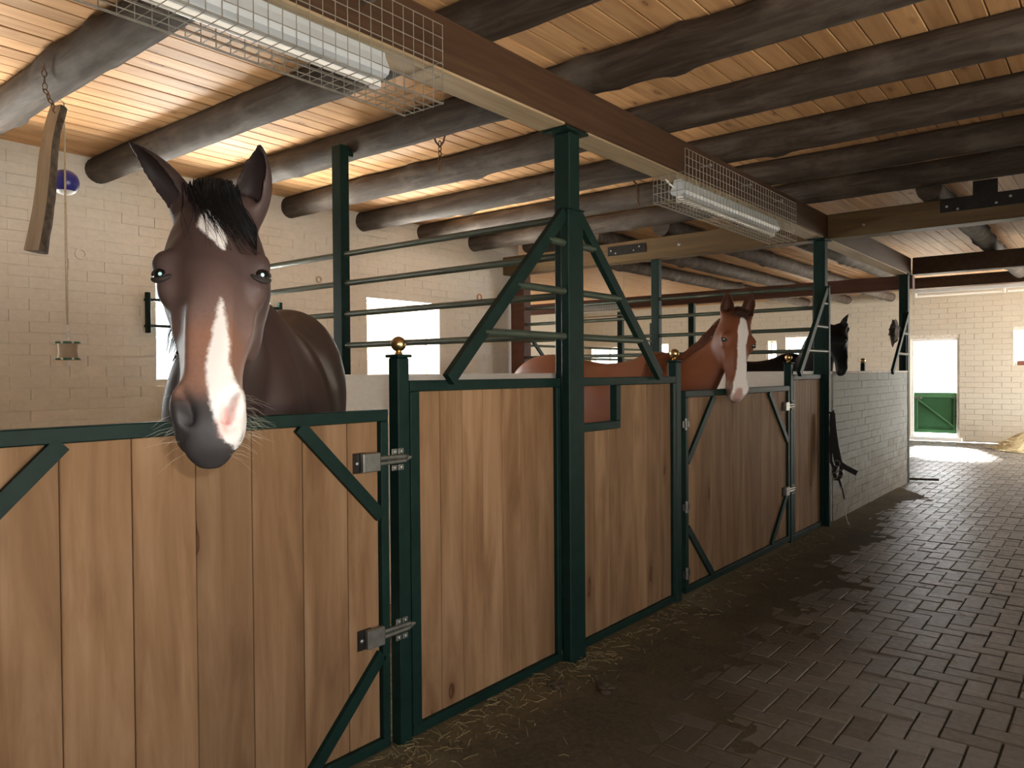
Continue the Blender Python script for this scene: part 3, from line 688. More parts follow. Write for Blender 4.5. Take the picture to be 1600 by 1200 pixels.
def panel(y0, y1, ztop, ys, lab, gap=None, w0=0.048, w1=0.03):
    o = thing('stall_partition', (0, (y0 + y1) / 2, 0.02), lab, 'partition')
    gpart('top_rail', (-0.045, y0, ztop - 0.042), (0, y1, ztop), o); gpart('bottom_rail', (-0.045, y0, 0.02), (0, y1, 0.058), o)
    gpart('stile', (-0.045, y0, 0.0585), (0, y0 + w0, ztop - 0.0425), o); gpart('stile', (-0.045, y1 - w1, 0.0585), (0, y1, ztop - 0.0425), o)
    if gap is None: planks(o, ys, 0.0585, ztop - 0.0425)
    else:
        gy, gz = gap
        left = [y for y in ys if y <= gy + 1e-6]; right = [y for y in ys if y >= gy - 1e-6]
        planks(o, left, 0.0585, gz - 0.043); planks(o, right, 0.0585, ztop - 0.0425)
        gpart('opening_rail', (-0.045, ys[0], gz - 0.042), (0, gy, gz), o); gpart('opening_stile', (-0.045, gy - 0.04, gz + 0.0005), (0.001, gy, ztop - 0.0425), o)
    return o
panel(1.988, 2.968, 1.376, [2.037 + i * (0.90 / 7) for i in range(8)], 'stall panel of pine planks between the nearest brass-ball post and the support post')
panel(3.105, 4.165, 1.376, [3.155, 3.295, 3.43, 3.525, 3.69, 3.84, 3.99, 4.134], 'stall panel of pine planks with a square cut-out showing the chestnut horse', gap=(3.525, 1.145))
panel(6.25, 7.03, 1.372, [6.30, 6.45, 6.60, 6.75, 6.88, 6.998], 'narrow stall panel of pine planks beside the low white wall')

def support_post(x0, x1, y0, y1, lab, z1=2.583, plate=True):
    o = thing('support_post', ((x0 + x1) / 2, (y0 + y1) / 2, 0), lab, 'post')
    gpart('shaft', (x0, y0, 0.0), (x1, y1, z1), o, 0.006)
    gpart('head_plate', (x0 - 0.03, y0 - 0.05, z1 + 0.0005), (x1 + 0.02, y1 + 0.05, z1 + 0.012), o, 0.002)
    return o
support_post(-0.095, 0.0, 3.055, 3.145, 'tall green support post under the main beam, nearest the camera', 2.575)
support_post(-0.09, 0.012, 7.05, 7.14, 'tall green support post between chestnut and black horse', 2.572)
support_post(-0.09, 0.012, 10.40, 10.50, 'green support post at the end of the low white wall', 2.587)

def guard(yc0, yc1, yl, yr, ztop, lab, rungs, x0=0.001, x1=0.05):
    """A-shaped guard frame on the stall front: upright, two sloping braces, short rungs"""
    o = thing('guard_frame', (x1 / 2, (yc0 + yc1) / 2, 0), lab, 'frame')
    gpart('upright', (x0, yc0, 0.0), (x1, yc1, ztop), o, 0.005)
    gpart('upright_cap', (x0, yc0 - 0.004, ztop + 0.0005), (x1 + 0.004, yc1 + 0.004, ztop + 0.008), o, 0.002)
    zr = 1.377; xm = max(0.02, x0 + 0.018) if x0 > 0 else 0.02; w_ = 0.055
    if yl is not None: MB().bar((xm, yl, zr), (xm, yc0 - 0.002, ztop - 0.02), 0.03, w_, (0, 1, 0)).build('brace', GR, o)
    if yr is not None: MB().bar((xm, yr, zr), (xm, yc1 + 0.002, ztop - 0.02), 0.03, w_, (0, 1, 0)).build('brace', GR, o)
    for z in rungs:
        f = (z - zr) / (ztop - 0.02 - zr)
        if yl is not None: ye = yl + (yc0 - yl) * f; MB().tube([(xm, ye + 0.01, z), (xm, yc0, z)], 0.017, 10).build('rung', MAT['rail'], o, True)
        if yr is not None: ye = yr + (yc1 - yr) * f; MB().tube([(xm, yc1, z), (xm, ye - 0.01, z)], 0.017, 10).build('rung', MAT['rail'], o, True)
    return o
guard(2.972, 3.10, 2.175, 3.925, 2.18, 'green A-shaped guard frame in front of the nearest support post', (1.575, 1.79, 2.02))
guard(7.036, 7.045 + 0.045, 6.30, None, 2.15, 'green guard frame with one sloping brace before the black horse', (1.575, 1.79, 2.0), 0.0125, 0.05)
guard(10.36, 10.395, 9.55, None, 2.12, 'green guard frame with rungs above the far end of the low white wall', (1.60, 1.85), -0.06, 0.0)

def divider(y, x_mid, lab, plank_wall=True, z_rails=(1.586, 1.785, 1.981, 2.166), xa=XL + 0.075, xb=-0.10, arm=False, ztop=2.80, matl=None):
    o = thing('stall_divider', (x_mid, y, 0.03), lab, 'divider')
    gpart('mid_post', (x_mid - 0.045, y - 0.035, 0.031), (x_mid + 0.045, y + 0.035, ztop), o, 0.005, matl)
    if arm: gpart('arm', (x_mid - 0.03, y + 0.0355, ztop - 0.06), (x_mid + 0.03, y + 0.085, ztop - 0.012), o, 0.004)
    for z in z_rails:
        for a, b_ in ((xa, x_mid - 0.0455), (x_mid + 0.0455, xb)):
            MB().tube([(a, y, z), (b_, y, z)], 0.0185, 12).build('rail', MAT['rail'], o, True)
    return o
divider(3.10, -1.80, 'pipe-rail stall divider with a tall green post behind the bay horse', arm=True, ztop=2.86)
divider(7.17, -1.73, 'pipe-rail stall divider behind the chestnut horse', ztop=2.58, xa=-3.45)
for x, m_, lb in ((-1.12, MAT['redbeam'], 'red-brown post far behind the black horse'), (-2.93, GR, 'far green post seen over the back of the chestnut horse'), (-4.155, GR, 'far green post seen right of the nearest support post through the rails')):
    tag(box_part('far_post', (x - 0.045, 10.485, 0.031), (x + 0.045, 10.555, 2.428), m_, None, 0.004), lb, 'post')
# low masonry walls under the dividers and the white wall by the aisle
for k, (y, xa) in enumerate(((3.10, XL), (7.17, -3.45))):
    mb = MB(); mb.box((xa + 0.001, y - 0.058, 0.03), (-0.105, y + 0.058, 1.40), 0.006); structure('wall_divider_%d' % (k + 1), mb, MAT['wall'])
mb = MB(); mb.box((-0.10, 7.30, 0.0), (-0.0035, 10.39, 1.375)); wl = structure('wall_aisle', mb, MAT['mortar_w'])
brick_face(wl, 'y', 0.0, 1, 7.30, 10.39, 0.0, 1.375, [], MAT['walllow'], 290, L=0.25, Hh=0.0765, rough=0.0012, joint=0.004, bev=0.0018, closed=0.5)
o = box_part('coping', (-0.11, 7.27, 1.3755), (0.012, 10.395, 1.398), MAT['mortar_w'], wl, 0.004)
tag(gpart('short_post', (-0.55, 10.44, 0.031), (-0.50, 10.479, 1.50), None, 0.004), 'short green post with a brass ball above the low white wall', 'post')
MB().ball((-0.525, 10.46, 1.53), 0.033, 14, 8).build('ball', MAT['brass'], bpy.data.objects['short_post'], True)
def rag():
    rnd = random.Random(8); p = MB()
    q = MB().ball((0, 0, 0), 1.0, 14, 10); c = Vector((-0.035, 9.90, 1.86))
    p.add([c + Vector((v[0] * 0.05 * (1 + 0.5 * noise.noise(Vector(v) * 2.3)), v[1] * 0.12 * (1 + 0.7 * noise.noise(Vector(v) * 1.7)), v[2] * 0.13 * (1 + 0.8 * noise.noise(Vector(v) * 2.1 + Vector((3, 1, 0)))))) for v in q.v], q.f)
    tag(p.build('rag', MAT['bark'], None, True, c), 'dark crumpled rag caught on the sloping brace over the low white wall', 'cloth')
rag()
# rails of the far boxes in the wing
def wing_rails():
    o = thing('wing_fence', (-4.6, 11, 0.03), 'pipe fence of the far boxes seen through the chestnut stall', 'fence')
    for y in (8.6, 12.4): gpart('mid_post', (-4.64, y - 0.04, 0.031), (-4.56, y + 0.04, 2.3), o, 0.004)
    for z in (1.45, 1.62, 1.80, 1.97): MB().tube([(-4.6, 7.6, z), (-4.6, 8.559, z)], 0.018, 8).build('rail', MAT['rail'], o, True); MB().tube([(-4.6, 8.641, z), (-4.6, 12.359, z)], 0.018, 8).build('rail', MAT['rail'], o, True)
    MB().bar((-4.6, 8.645, 2.0), (-4.6, 9.3, 1.42), 0.03, 0.05, (0, 0, 1)).build('brace', GR, o)
wing_rails()
def dark_board(x, y, z, wx, wy, wz, lab): tag(box_part('ceiling_block', (x - wx / 2, y - wy / 2, z - wz / 2), (x + wx / 2, y + wy / 2, z + wz / 2), MAT['beam'], None, 0.01), lab, 'beam end')

# ------------------------------------------------------------------ lamps and their wire cages
def wire_panel(name, origin, du, dv, nu, nv, su, sv, parent, r=0.0019):
    """welded mesh: nu+1 wires along dv, nv+1 wires along du"""
    origin, du, dv = Vector(origin), Vector(du), Vector(dv); p = MB()
    for i in range(nu + 1): a = origin + du * (su * i); p.tube([a, a + dv * (sv * nv)], r, 4, False)
    nrm = du.cross(dv).normalized() * (r * 1.6)
    for j in range(nv + 1): a = origin + dv * (sv * j) + nrm; p.tube([a, a + du * (su * nu)], r, 4, False)
    return p.build(name, MAT['wire'], parent)
def caged_lamp(y0, y1, lamp0, lamp1, lab_c, lab_l, far=False):
    o = thing('lamp_cage', (0, (y0 + y1) / 2, 2.43), lab_c, 'cage')
    s = 0.05; n = int(round((y1 - y0) / s)); s = (y1 - y0) / n
    xr, xl, zb = 0.075, -0.135, 2.43
    wire_panel('front_mesh', (xr, y0, zb), (0, 1, 0), (0, 0, 1), n, 6, s, 0.049, o)
    wire_panel('bottom_mesh', (xl, y0, zb), (0, 1, 0), (1, 0, 0), n, 4, s, (xr - xl) / 4, o)
    wire_panel('back_mesh', (xl, y0, zb), (0, 1, 0), (0, 0, 1), n, 3, s, 0.052, o)
    wire_panel('end_mesh', (xl, y1, zb), (1, 0, 0), (0, 0, 1), 4, 3, (xr - xl) / 4, 0.052, o)
    wire_panel('end_mesh', (xl, y0, zb), (1, 0, 0), (0, 0, 1), 4, 3, (xr - xl) / 4, 0.052, o)
    for f in (0.17, 0.5, 0.82):
        y = y0 + (y1 - y0) * f
        MB().tube([(0.021, y, 2.69), (0.082, y, 2.69)], 0.006, 8).build('hook', MAT['zinc'], o); MB().ball((0.085, y, 2.69), 0.012, 10, 6).build('hook_head', MAT['zinc'], o, True)
    l = thing('strip_lamp', (-0.05, (lamp0 + lamp1) / 2, 2.5), lab_l, 'lamp')
    pr = [(-0.10, 2.52), (-0.092, 2.50), (-0.072, 2.492), (-0.028, 2.492), (-0.008, 2.50), (0.0, 2.52), (-0.02, 2.560), (-0.03, 2.598), (-0.07, 2.598), (-0.08, 2.560)]
    q = MB(); k = len(pr); q.add([(x, y, z) for y in (lamp0, lamp1) for x, z in pr], [tuple((i, (i + 1) % k, k + (i + 1) % k, k + i)) for i in range(k)] + [tuple(range(k)), tuple(range(2 * k - 1, k - 1, -1))])
    q.build('housing', MAT['lampwhite'], l)
    MB().tube([(-0.05, lamp0 + 0.05, 2.468), (-0.05, lamp1 - 0.05, 2.468)], 0.0135, 14).build('tube', MAT['tube'], l, True)
    for y in (lamp0 + 0.03, lamp1 - 0.03):
        MB().box((-0.066, y - 0.0195, 2.452), (-0.034, y + 0.0195, 2.4915), 0.004).build('socket', MAT['white'], l)
    if far: MB().tube([(-0.06, lamp0 + 0.02, 2.53), (-0.09, lamp0 - 0.02, 2.56), (-0.11, lamp0 - 0.06, 2.60)], 0.005, 6).build('cable', MAT['white'], l, True)
caged_lamp(0.13, 2.10, 0.60, 1.90, 'near wire mesh cage under the main beam, its end over the gate', 'unlit strip lamp inside the near wire cage above the bay horse')
caged_lamp(4.15, 6.10, 4.30, 5.95, 'far wire mesh cage under the main beam beyond the support post', 'unlit strip lamp inside the far wire cage', True)
def bare_lamp():
    l = thing('strip_lamp', (0.4, 15.9, 2.75), 'long bare strip lamp on the ceiling before the end wall', 'lamp')
    MB().box((-1.0, 15.84, 2.845), (1.9, 15.97, 2.905), 0.006).build('housing', MAT['lampwhite'], l)
    for x0 in (-0.93, 0.5): MB().tube([(x0, 15.9, 2.79), (x0 + 1.36, 15.9, 2.79)], 0.02, 10).build('tube', MAT['tube'], l, True)
    for x0 in (-0.97, 0.44, 1.86): MB().box((x0, 15.875, 2.765), (x0 + 0.03, 15.925, 2.8445), 0.002).build('socket', MAT['white'], l)
    for x0 in (-0.7, 1.6): MB().tube([(x0, 15.91, 2.9055), (x0, 15.91, 2.985)], 0.005, 6).build('rod', MAT['zinc'], l)
bare_lamp()
def wing_lamp():
    o = thing('lamp_cage', (-4.6, 10.35, 2.1), 'small far wire lamp cage seen through the braces of the nearest support post', 'cage')
    y = 10.30
    wire_panel('front_mesh', (-5.08, y, 2.30), (1, 0, 0), (0, 0, 1), 22, 4, 0.05, 0.05, o); wire_panel('bottom_mesh', (-5.08, y, 2.30), (1, 0, 0), (0, 1, 0), 22, 3, 0.05, 0.05, o)
    for x in (-5.05, -4.01): MB().tube([(x, y + 0.07, 2.50), (x, y + 0.07, 2.965)], 0.005, 6).build('hanger', MAT['zinc'], o)
    MB().tube([(-5.0, y + 0.08, 2.38), (-4.05, y + 0.08, 2.38)], 0.018, 10).build('tube', MAT['tube'], o, True); MB().box((-5.06, y + 0.05, 2.41), (-4.0, y + 0.11, 2.50), 0.006).build('housing', MAT['lampwhite'], o)
wing_lamp()

# ------------------------------------------------------------------ chains, toys, hanging log
def chain_links(mb_, p0, p1, link=0.034):
    p0, p1 = Vector(p0), Vector(p1); n = max(2, int((p1 - p0).length / (link * 0.78))); d = (p1 - p0).normalized()
    a = d.cross(Vector((0, 1, 0.01))).normalized(); b_ = d.cross(a)
    for i in range(n):
        c = p0.lerp(p1, (i + 0.5) / n); mb_.torus(c, d, a if i % 2 else b_, link * 0.30, 0.0032, 12, 5, 1.75)
ch = MB(); chain_links(ch, (-1.11, 3.30, 2.80), (-1.11, 3.30, 2.62)); ch.tube([(-1.11, 3.30, 2.765), (-1.135, 3.29, 2.80), (-1.15, 3.29, 2.84)], 0.006, 6); ch.tube([(-1.11, 3.30, 2.765), (-1.08, 3.30, 2.79), (-1.065, 3.30, 2.83)], 0.006, 6)
tag(ch.build('chain', MAT['rust'], None, True, (-1.11, 3.30, 2.8)), 'short rusty chain hanging from a log beside the support post', 'chain')
ch = MB(); chain_links(ch, (-0.73, 5.02, 2.80), (-0.73, 5.02, 2.64)); ch.tube([(-0.73, 5.02, 2.79), (-0.75, 4.98, 2.83)], 0.006, 6)
tag(ch.build('chain', MAT['rust'], None, True, (-0.73, 5.02, 2.8)), 'small dark chain hanging from a log beside the far wire cage', 'chain')

def ray_at(px, py, d): return CAM + (Fw + Rt * ((px - 800) / FPX) + Up * ((600 - py) / FPX)) * d
def hanging_log():
    top, bot = ray_at(89, 164, 3.62), ray_at(46, 390, 3.56)
    o = thing('hanging_log', top, 'split piece of log hanging on a chain beside the blue ball', 'wood')
    ax = (bot - top); L = ax.length; ax.normalize()
    out = CAM - top; out = (out - ax * out.dot(ax)).normalized(); sd = ax.cross(out).normalized()
    fr = (sd * 0.86 + out * 0.50).normalized(); bk = ax.cross(fr).normalized()
    face = MB(); bark = MB(); n = 16
    fv, bv = [], []
    wdt = 0.050
    for i in range(n + 1):
        f = i / n; c = top + ax * (L * f) + sd * (0.012 * math.sin(f * 5)) + bk * 0.010 * math.sin(f * 7 + 1)
        ww = wdt * (0.80 + 0.35 * f) * (1 + 0.08 * noise.noise(Vector((f * 6, 1, 0))))
        fv += [c - bk * ww, c + bk * ww]
        for q in range(7):
            th = math.pi * q / 6; r = ww * (1 + 0.10 * noise.noise(Vector((f * 9, q * 0.8, 3))))
            bv.append(c - bk * (r * math.cos(th)) - fr * (r * 1.25 * math.sin(th) + 0.001))
    face.add(fv + [p - fr * 0.012 for p in fv], [(2 * i, 2 * i + 1, 2 * i + 3, 2 * i + 2) for i in range(n)])
    face.build('split_face', MAT['splitface'], o)
    bark.add(bv, [(7 * i + q, 7 * i + q + 1, 7 * i + q + 8, 7 * i + q + 7) for i in range(n) for q in range(6)] + [tuple(range(7)), tuple(7 * n + 6 - q for q in range(7))])
    bark.build('bark', MAT['bark'], o)
    c2 = MB(); a0 = top + ax * 0.09 - bk * 0.045 - fr * 0.01
    chain_links(c2, a0, ray_at(70, 140, 3.66), 0.036); chain_links(c2, ray_at(70, 140, 3.66), ray_at(68, 100, 3.56), 0.036)
    c2.build('chain', MAT['rust'], o, True)
    c3 = MB(); a1 = top + ax * 0.03 + bk * 0.03 - fr * 0.02
    c3.tube([a1, a1 + Vector((0.02, 0.02, 0.03)), a1 + Vector((0.01, 0.03, 0.0)), a1 + Vector((-.01, 0.01, -0.03))], 0.005, 6); c3.build('hook', MAT['zinc'], o, True)
hanging_log()
def toys():
    d = 3.88; p = ray_at(102, 300, d); x, y = p.x, p.y
    sp = ray_at(102, 548, d); bl = ray_at(102, 285, d + 0.07)
    o = thing('lick_roller', (x, y, sp.z), 'green spool-shaped lick hanging on a long pale cord', 'toy')
    z0, z1 = sp.z - 0.042, sp.z + 0.042
    for k, z in ((0, z0), (1, z1)): MB().lathe((x, y, z - 0.005), [(0.057, 0), (0.062, 0.003), (0.062, 0.007), (0.057, 0.010)], 26).build('disc', MAT['greenplastic'], o, True)
    for z in (z0, z1):
        for a in range(8): MB().ball((x + 0.063 * math.cos(a * 0.785), y + 0.063 * math.sin(a * 0.785), z), 0.007, 8, 6).build('stud', MAT['white'], o, True)
    MB().lathe((x, y, z0 + 0.006), [(0.047, 0), (0.044, 0.02), (0.043, 0.036), (0.044, 0.052), (0.047, 0.072)], 24).build('lick', MAT['lick'], o, True)
    MB().tube([(x, y, z0 - 0.035), (x, y, z0 - 0.006)], 0.006, 8).build('stem', MAT['white'], o)
    kn = [(x, y, z1 + 0.006)] + [(x + 0.004 * math.cos(i * 2.1), y + 0.004 * math.sin(i * 2.1), z1 + 0.01 + i * 0.0085) for i in range(10)]
    MB().tube(kn, 0.0045, 6).build('knot', MAT['white'], o, True)
    c = MB()
    for s_ in (-1, 1): c.tube([(x + s_ * 0.003, y, z1 + 0.09), (x + s_ * 0.008, y, z1 + 0.14), (x + s_ * 0.0045, y + 0.002 * s_, z1 + 0.4), (x + 0.003 * s_, y, 2.80), (x - 0.02, y - 0.01, 2.815)], 0.0026, 6)
    c.build('cord', MAT['rope'], o, True)
    b_ = thing('toy_ball', bl, 'blue plastic ball hanging behind the split log', 'ball')
    r = 0.066
    pr = [(r * math.sin(t_), -r * math.cos(t_)) for t_ in [0.02 + i * 3.1 / 16 for i in range(17)]]
    MB().lathe(bl, pr[4:], 24).build('shell', MAT['blue'], b_, True); MB().lathe(bl, [(a * 1.004, h * 1.004) for a, h in pr[:5]], 24).build('underside', MAT['white'], b_, True)
    MB().tube([bl + Vector((0, 0, r)), (bl.x, bl.y, 2.82)], 0.0028, 6).build('cord', MAT['rope'], b_, True)
toys()

# ------------------------------------------------------------------ tack on the far post, floor bits
def tack():
    y = 7.015
    o = thing('halter', (0.09, y, 0.9), 'black leather halter with a lead rope hanging beside the low white wall', 'tack')
    MB().tube([(0.04, 7.03, 1.03), (0.085, y, 1.03), (0.10, y, 1.05)], 0.008, 8).build('hook', MAT['blacksteel'], o)
    def strap(name, pts, wd=0.028, dy=0.0):
        m_ = MB(); pts = [Vector((p[0], y + dy + 0.006 * math.sin(9 * p[1]), p[1])) for p in pts]
        for a, b_ in zip(pts, pts[1:]): m_.bar(a, b_ + (b_ - a) * 0.12, wd, 0.007, (0, 1, 0))
        m_.build(name, MAT['black'], o)
    strap('crown_strap', [(0.085, 1.035), (0.078, 0.93), (0.085, 0.80), (0.105, 0.68), (0.125, 0.58)], 0.040)
    strap('cheek_strap', [(0.095, 1.03), (0.105, 0.88), (0.125, 0.74), (0.15, 0.62), (0.165, 0.56)], 0.034, -0.010)
    strap('noseband', [(0.135, 0.60), (0.20, 0.555), (0.285, 0.515)], 0.045, -0.018)
    strap('chin_strap', [(0.12, 0.57), (0.095, 0.50), (0.115, 0.44), (0.15, 0.46), (0.16, 0.55)], 0.032, 0.008)
    strap('throat_strap', [(0.075, 0.98), (0.065, 0.76), (0.072, 0.60), (0.10, 0.53)], 0.026, 0.012)
    strap('tail_strap', [(0.14, 0.45), (0.165, 0.36), (0.18, 0.28)], 0.020)
    for (x, z) in ((0.13, 0.585), (0.11, 0.475), (0.155, 0.50)): MB().torus((x, y - 0.022, z), (1, 0, 0), (0, 0, 1), 0.026, 0.006, 16, 6).build('ring', MAT['zinc'], o, True)
    MB().tube([(0.15, y, 0.45), (0.165, y, 0.32), (0.185, y, 0.18), (0.215, y - 0.01, 0.075)], 0.0055, 8).build('lead', MAT['rope'], o, True)
    MB().ball((0.219, y - 0.01, 0.058), 0.014, 10, 8, (1, 1, 1.4)).build('snap', MAT['zinc'], o, True)
tack()
tag(MB().tube([(-0.005, 10.56, 0.035), (0.12, 10.62, 0.033), (0.30, 10.70, 0.03)], 0.014, 8).build('stick', MAT['bark'], None, True, (0.1, 10.6, 0.03)), 'dark stick lying on the paving at the end of the low white wall', 'stick')

def straw_bits(name, centre_fn, count, parent_label, cat, zfun, seed, lmin=0.03, lmax=0.12, material=None, r=0.0011):
    rnd = random.Random(seed); p = MB()
    for _ in range(count):
        x, y = centre_fn(rnd); a = rnd.uniform(0, 6.28); L = rnd.uniform(lmin, lmax); z = zfun(rnd, x, y)
        t1 = rnd.uniform(-0.006, 0.012); dx, dy = math.cos(a) * L / 2, math.sin(a) * L / 2
        p.tube([(x - dx, y - dy, z), (x, y, z + rnd.uniform(0, 0.008)), (x + dx, y + dy, z + t1)], r * rnd.uniform(0.7, 1.5), 4, False)
    return tag(p.build(name, material or MAT['straw']), parent_label, cat, None, 'stuff')
def near_panels(rnd):
    y = rnd.choice((rnd.uniform(1.5, 3.2), rnd.uniform(1.5, 4.6), rnd.uniform(1.2, 7.2))); return abs(rnd.gauss(0.03, 0.13)) + 0.012, y
straw_bits('straw', near_panels, 520, 'loose straw scattered along the foot of the stall fronts', 'straw', lambda r, x, y: 0.012 + r.uniform(0, 0.010), 4, 0.015, 0.075, r=0.0008)
straw_bits('straw', lambda r: (r.uniform(0.25, 2.2), r.uniform(1.6, 9)), 90, 'few straw bits spread over the paving of the aisle', 'straw', lambda r, x, y: 0.012, 9, 0.012, 0.05)
def hay_pile():
    c = (0.95, 15.9); p = MB(); rnd = random.Random(2)
    n, m_ = 26, 10; vs = [(c[0], c[1], 0.36)]
    for i in range(1, m_ + 1):
        for k in range(n):
            a = 2 * math.pi * k / n; r = 0.66 * i / m_ * (1 + 0.18 * noise.noise(Vector((math.cos(a) * 2, math.sin(a) * 2, 0.4))))
            h = 0.36 * (1 - (i / m_) ** 1.4) * (1 + 0.3 * noise.noise(Vector((r * math.cos(a) * 5, r * math.sin(a) * 5, 1)))) + 0.005
            vs.append((c[0] + r * math.cos(a), c[1] + r * math.sin(a), h))
    fs = [(0, 1 + k, 1 + (k + 1) % n) for k in range(n)] + [(1 + (i - 1) * n + k, 1 + i * n + k, 1 + i * n + (k + 1) % n, 1 + (i - 1) * n + (k + 1) % n) for i in range(1, m_) for k in range(n)]
    p.add(vs, fs)
    for _ in range(900):
        a = rnd.uniform(0, 6.28); r = 0.74 * math.sqrt(rnd.random()); x, y = c[0] + r * math.cos(a), c[1] + r * math.sin(a)
        z = max(0.01, 0.36 * (1 - min(1, r / 0.66) ** 1.4)) + rnd.uniform(0, 0.03); b_ = rnd.uniform(0, 6.28); L = rnd.uniform(0.06, 0.2)
        p.tube([(x - math.cos(b_) * L / 2, y - math.sin(b_) * L / 2, z), (x + math.cos(b_) * L / 2, y + math.sin(b_) * L / 2, z + rnd.uniform(-.02, .04))], 0.0025, 3, False)
    tag(p.build('hay_pile', MAT['hay']), 'pile of pale hay on the paving before the end wall', 'hay', None, 'stuff')
hay_pile()
for k, (x, y, s_) in enumerate(((0.13, 2.72, 0.035), (0.33, 2.83, 0.04))):
    p = MB(); rnd = random.Random(k)
    for _ in range(5): p.ball((x + rnd.uniform(-s_, s_), y + rnd.uniform(-s_, s_), 0.014), s_ * rnd.uniform(0.4, 0.7), 9, 6, (1.2, 1, 0.5))
    tag(p.build('dropping', MAT['dung'], None, True, (x, y, 0.01)), ('dark crumbled dropping near the foot of the support post', 'dark crumbled dropping farther out on the aisle')[k], 'dirt')
#HORSES#
# ------------------------------------------------------------------ horses
def coat_mat(name, dark, mid, light, muzzle, pinkc=(0.66, 0.37, 0.34), rough=0.55):
    m, t, b = mat(name, rough, 0, 0.28)
    co = coords(t)
    n1 = noise_n(t, co, 3.2, 4, 0.5); n2 = noise_n(t, co, 120, 4, 0.6); n3 = noise_n(t, co, 28, 4, 0.6)
    tone = N(t, 'ShaderNodeAttribute', attribute_name='tone').outputs['Fac']
    f = math_(t, 'ADD', math_(t, 'MULTIPLY', n1, 0.5), math_(t, 'SUBTRACT', tone, 0.25))
    col = ramp(t, f, [(0.15, dark), (0.5, mid), (0.9, light)])
    col = mix(t, math_(t, 'MULTIPLY', n2, 0.35), col, dark)
    jit = math_(t, 'MULTIPLY', math_(t, 'SUBTRACT', n3, 0.5), 0.030)
    jit2 = math_(t, 'ADD', math_(t, 'MULTIPLY', jit, 0.35), math_(t, 'MULTIPLY', math_(t, 'SUBTRACT', n2, 0.5), 0.010))
    def mask(attr, soft, c, col):
        a = N(t, 'ShaderNodeAttribute', attribute_name=attr).outputs['Fac']
        k = N(t, 'ShaderNodeMapRange', interpolation_type='SMOOTHSTEP'); t.links.new(math_(t, 'ADD', a, jit2), k.inputs[0])
        k.inputs[1].default_value = -soft; k.inputs[2].default_value = soft
        return mix(t, k.outputs[0], col, c)
    col = mask('points_ear_shade', 0.05, tuple(c * 0.35 for c in dark), col)
    col = mask('muzzle', 0.030, muzzle, col)
    col = mask('blaze', 0.005, (0.74, 0.70, 0.68), col)
    col = mask('pink', 0.010, pinkc, col)
    t.links.new(col, b.inputs['Base Color'])
    bump(t, b, n2, 0.10, 0.003)
    return m

def superring(c, u, v, ru, rv0, rv1, n=28, e=2.2, squeeze=0.0):
    """closed ring: u sideways, v up; rv0 down, rv1 up; squeeze narrows it towards +v"""
    out = []
    for k in range(n):
        th = 2 * math.pi * k / n; cx, sx = math.cos(th), math.sin(th)
        x = math.copysign(abs(cx) ** (2 / e), cx); y = math.copysign(abs(sx) ** (2 / e), sx)
        wx = 1.0 - squeeze * max(0.0, y)
        out.append(c + u * (ru * x * wx) + v * ((rv1 if y > 0 else rv0) * y))
    return out
def loft(mb, rings):
    n = len(rings[0]); k = len(rings); vs = [p for r in rings for p in r]
    c0 = sum(rings[0], Vector()) / n; c1 = sum(rings[-1], Vector()) / n
    fs = [(i * n + q, i * n + (q + 1) % n, (i + 1) * n + (q + 1) % n, (i + 1) * n + q) for i in range(k - 1) for q in range(n)]
    vs += [c0, c1]
    fs += [(k * n, (q + 1) % n, q) for q in range(n)] + [(k * n + 1, (k - 1) * n + q, (k - 1) * n + (q + 1) % n) for q in range(n)]
    mb.add(vs, fs)
def lerp_table(tab, f):
    for a, b_ in zip(tab, tab[1:]):
        if f <= b_[0] + 1e-9:
            k = (f - a[0]) / max(1e-9, b_[0] - a[0]); k = min(1, max(0, k)); return [p + (q - p) * k for p, q in zip(a[1:], b_[1:])]
    return list(tab[-1][1:])
def catmull(tab, f):
    i = 0
    while i < len(tab) - 2 and f > tab[i + 1][0]: i += 1
    p1, p2 = tab[i], tab[i + 1]; p0 = tab[max(0, i - 1)]; p3 = tab[min(len(tab) - 1, i + 2)]
    t_ = (f - p1[0]) / (p2[0] - p1[0]); out = []
    for a, b_, c, d in zip(p0[1:], p1[1:], p2[1:], p3[1:]):
        out.append(0.5 * ((2 * b_) + (c - a) * t_ + (2 * a - 5 * b_ + 4 * c - d) * t_ ** 2 + (3 * b_ - a - 3 * c + d) * t_ ** 3))
    return out
# along the trunk: from the buttocks (0) to the breast (1): top, bottom (of the withers' height), half width (m at 1.65)
TRUNK = [(0.0, 0.86, 0.66, 0.07), (0.05, 0.925, 0.58, 0.17), (0.14, 0.985, 0.53, 0.245), (0.27, 1.0, 0.50, 0.275), (0.41, 0.968, 0.465, 0.272), (0.55, 0.945, 0.445, 0.285),
         (0.68, 0.962, 0.44, 0.275), (0.78, 1.0, 0.445, 0.235), (0.87, 0.965, 0.46, 0.235), (0.95, 0.88, 0.50, 0.205), (1.0, 0.77, 0.56, 0.10)]
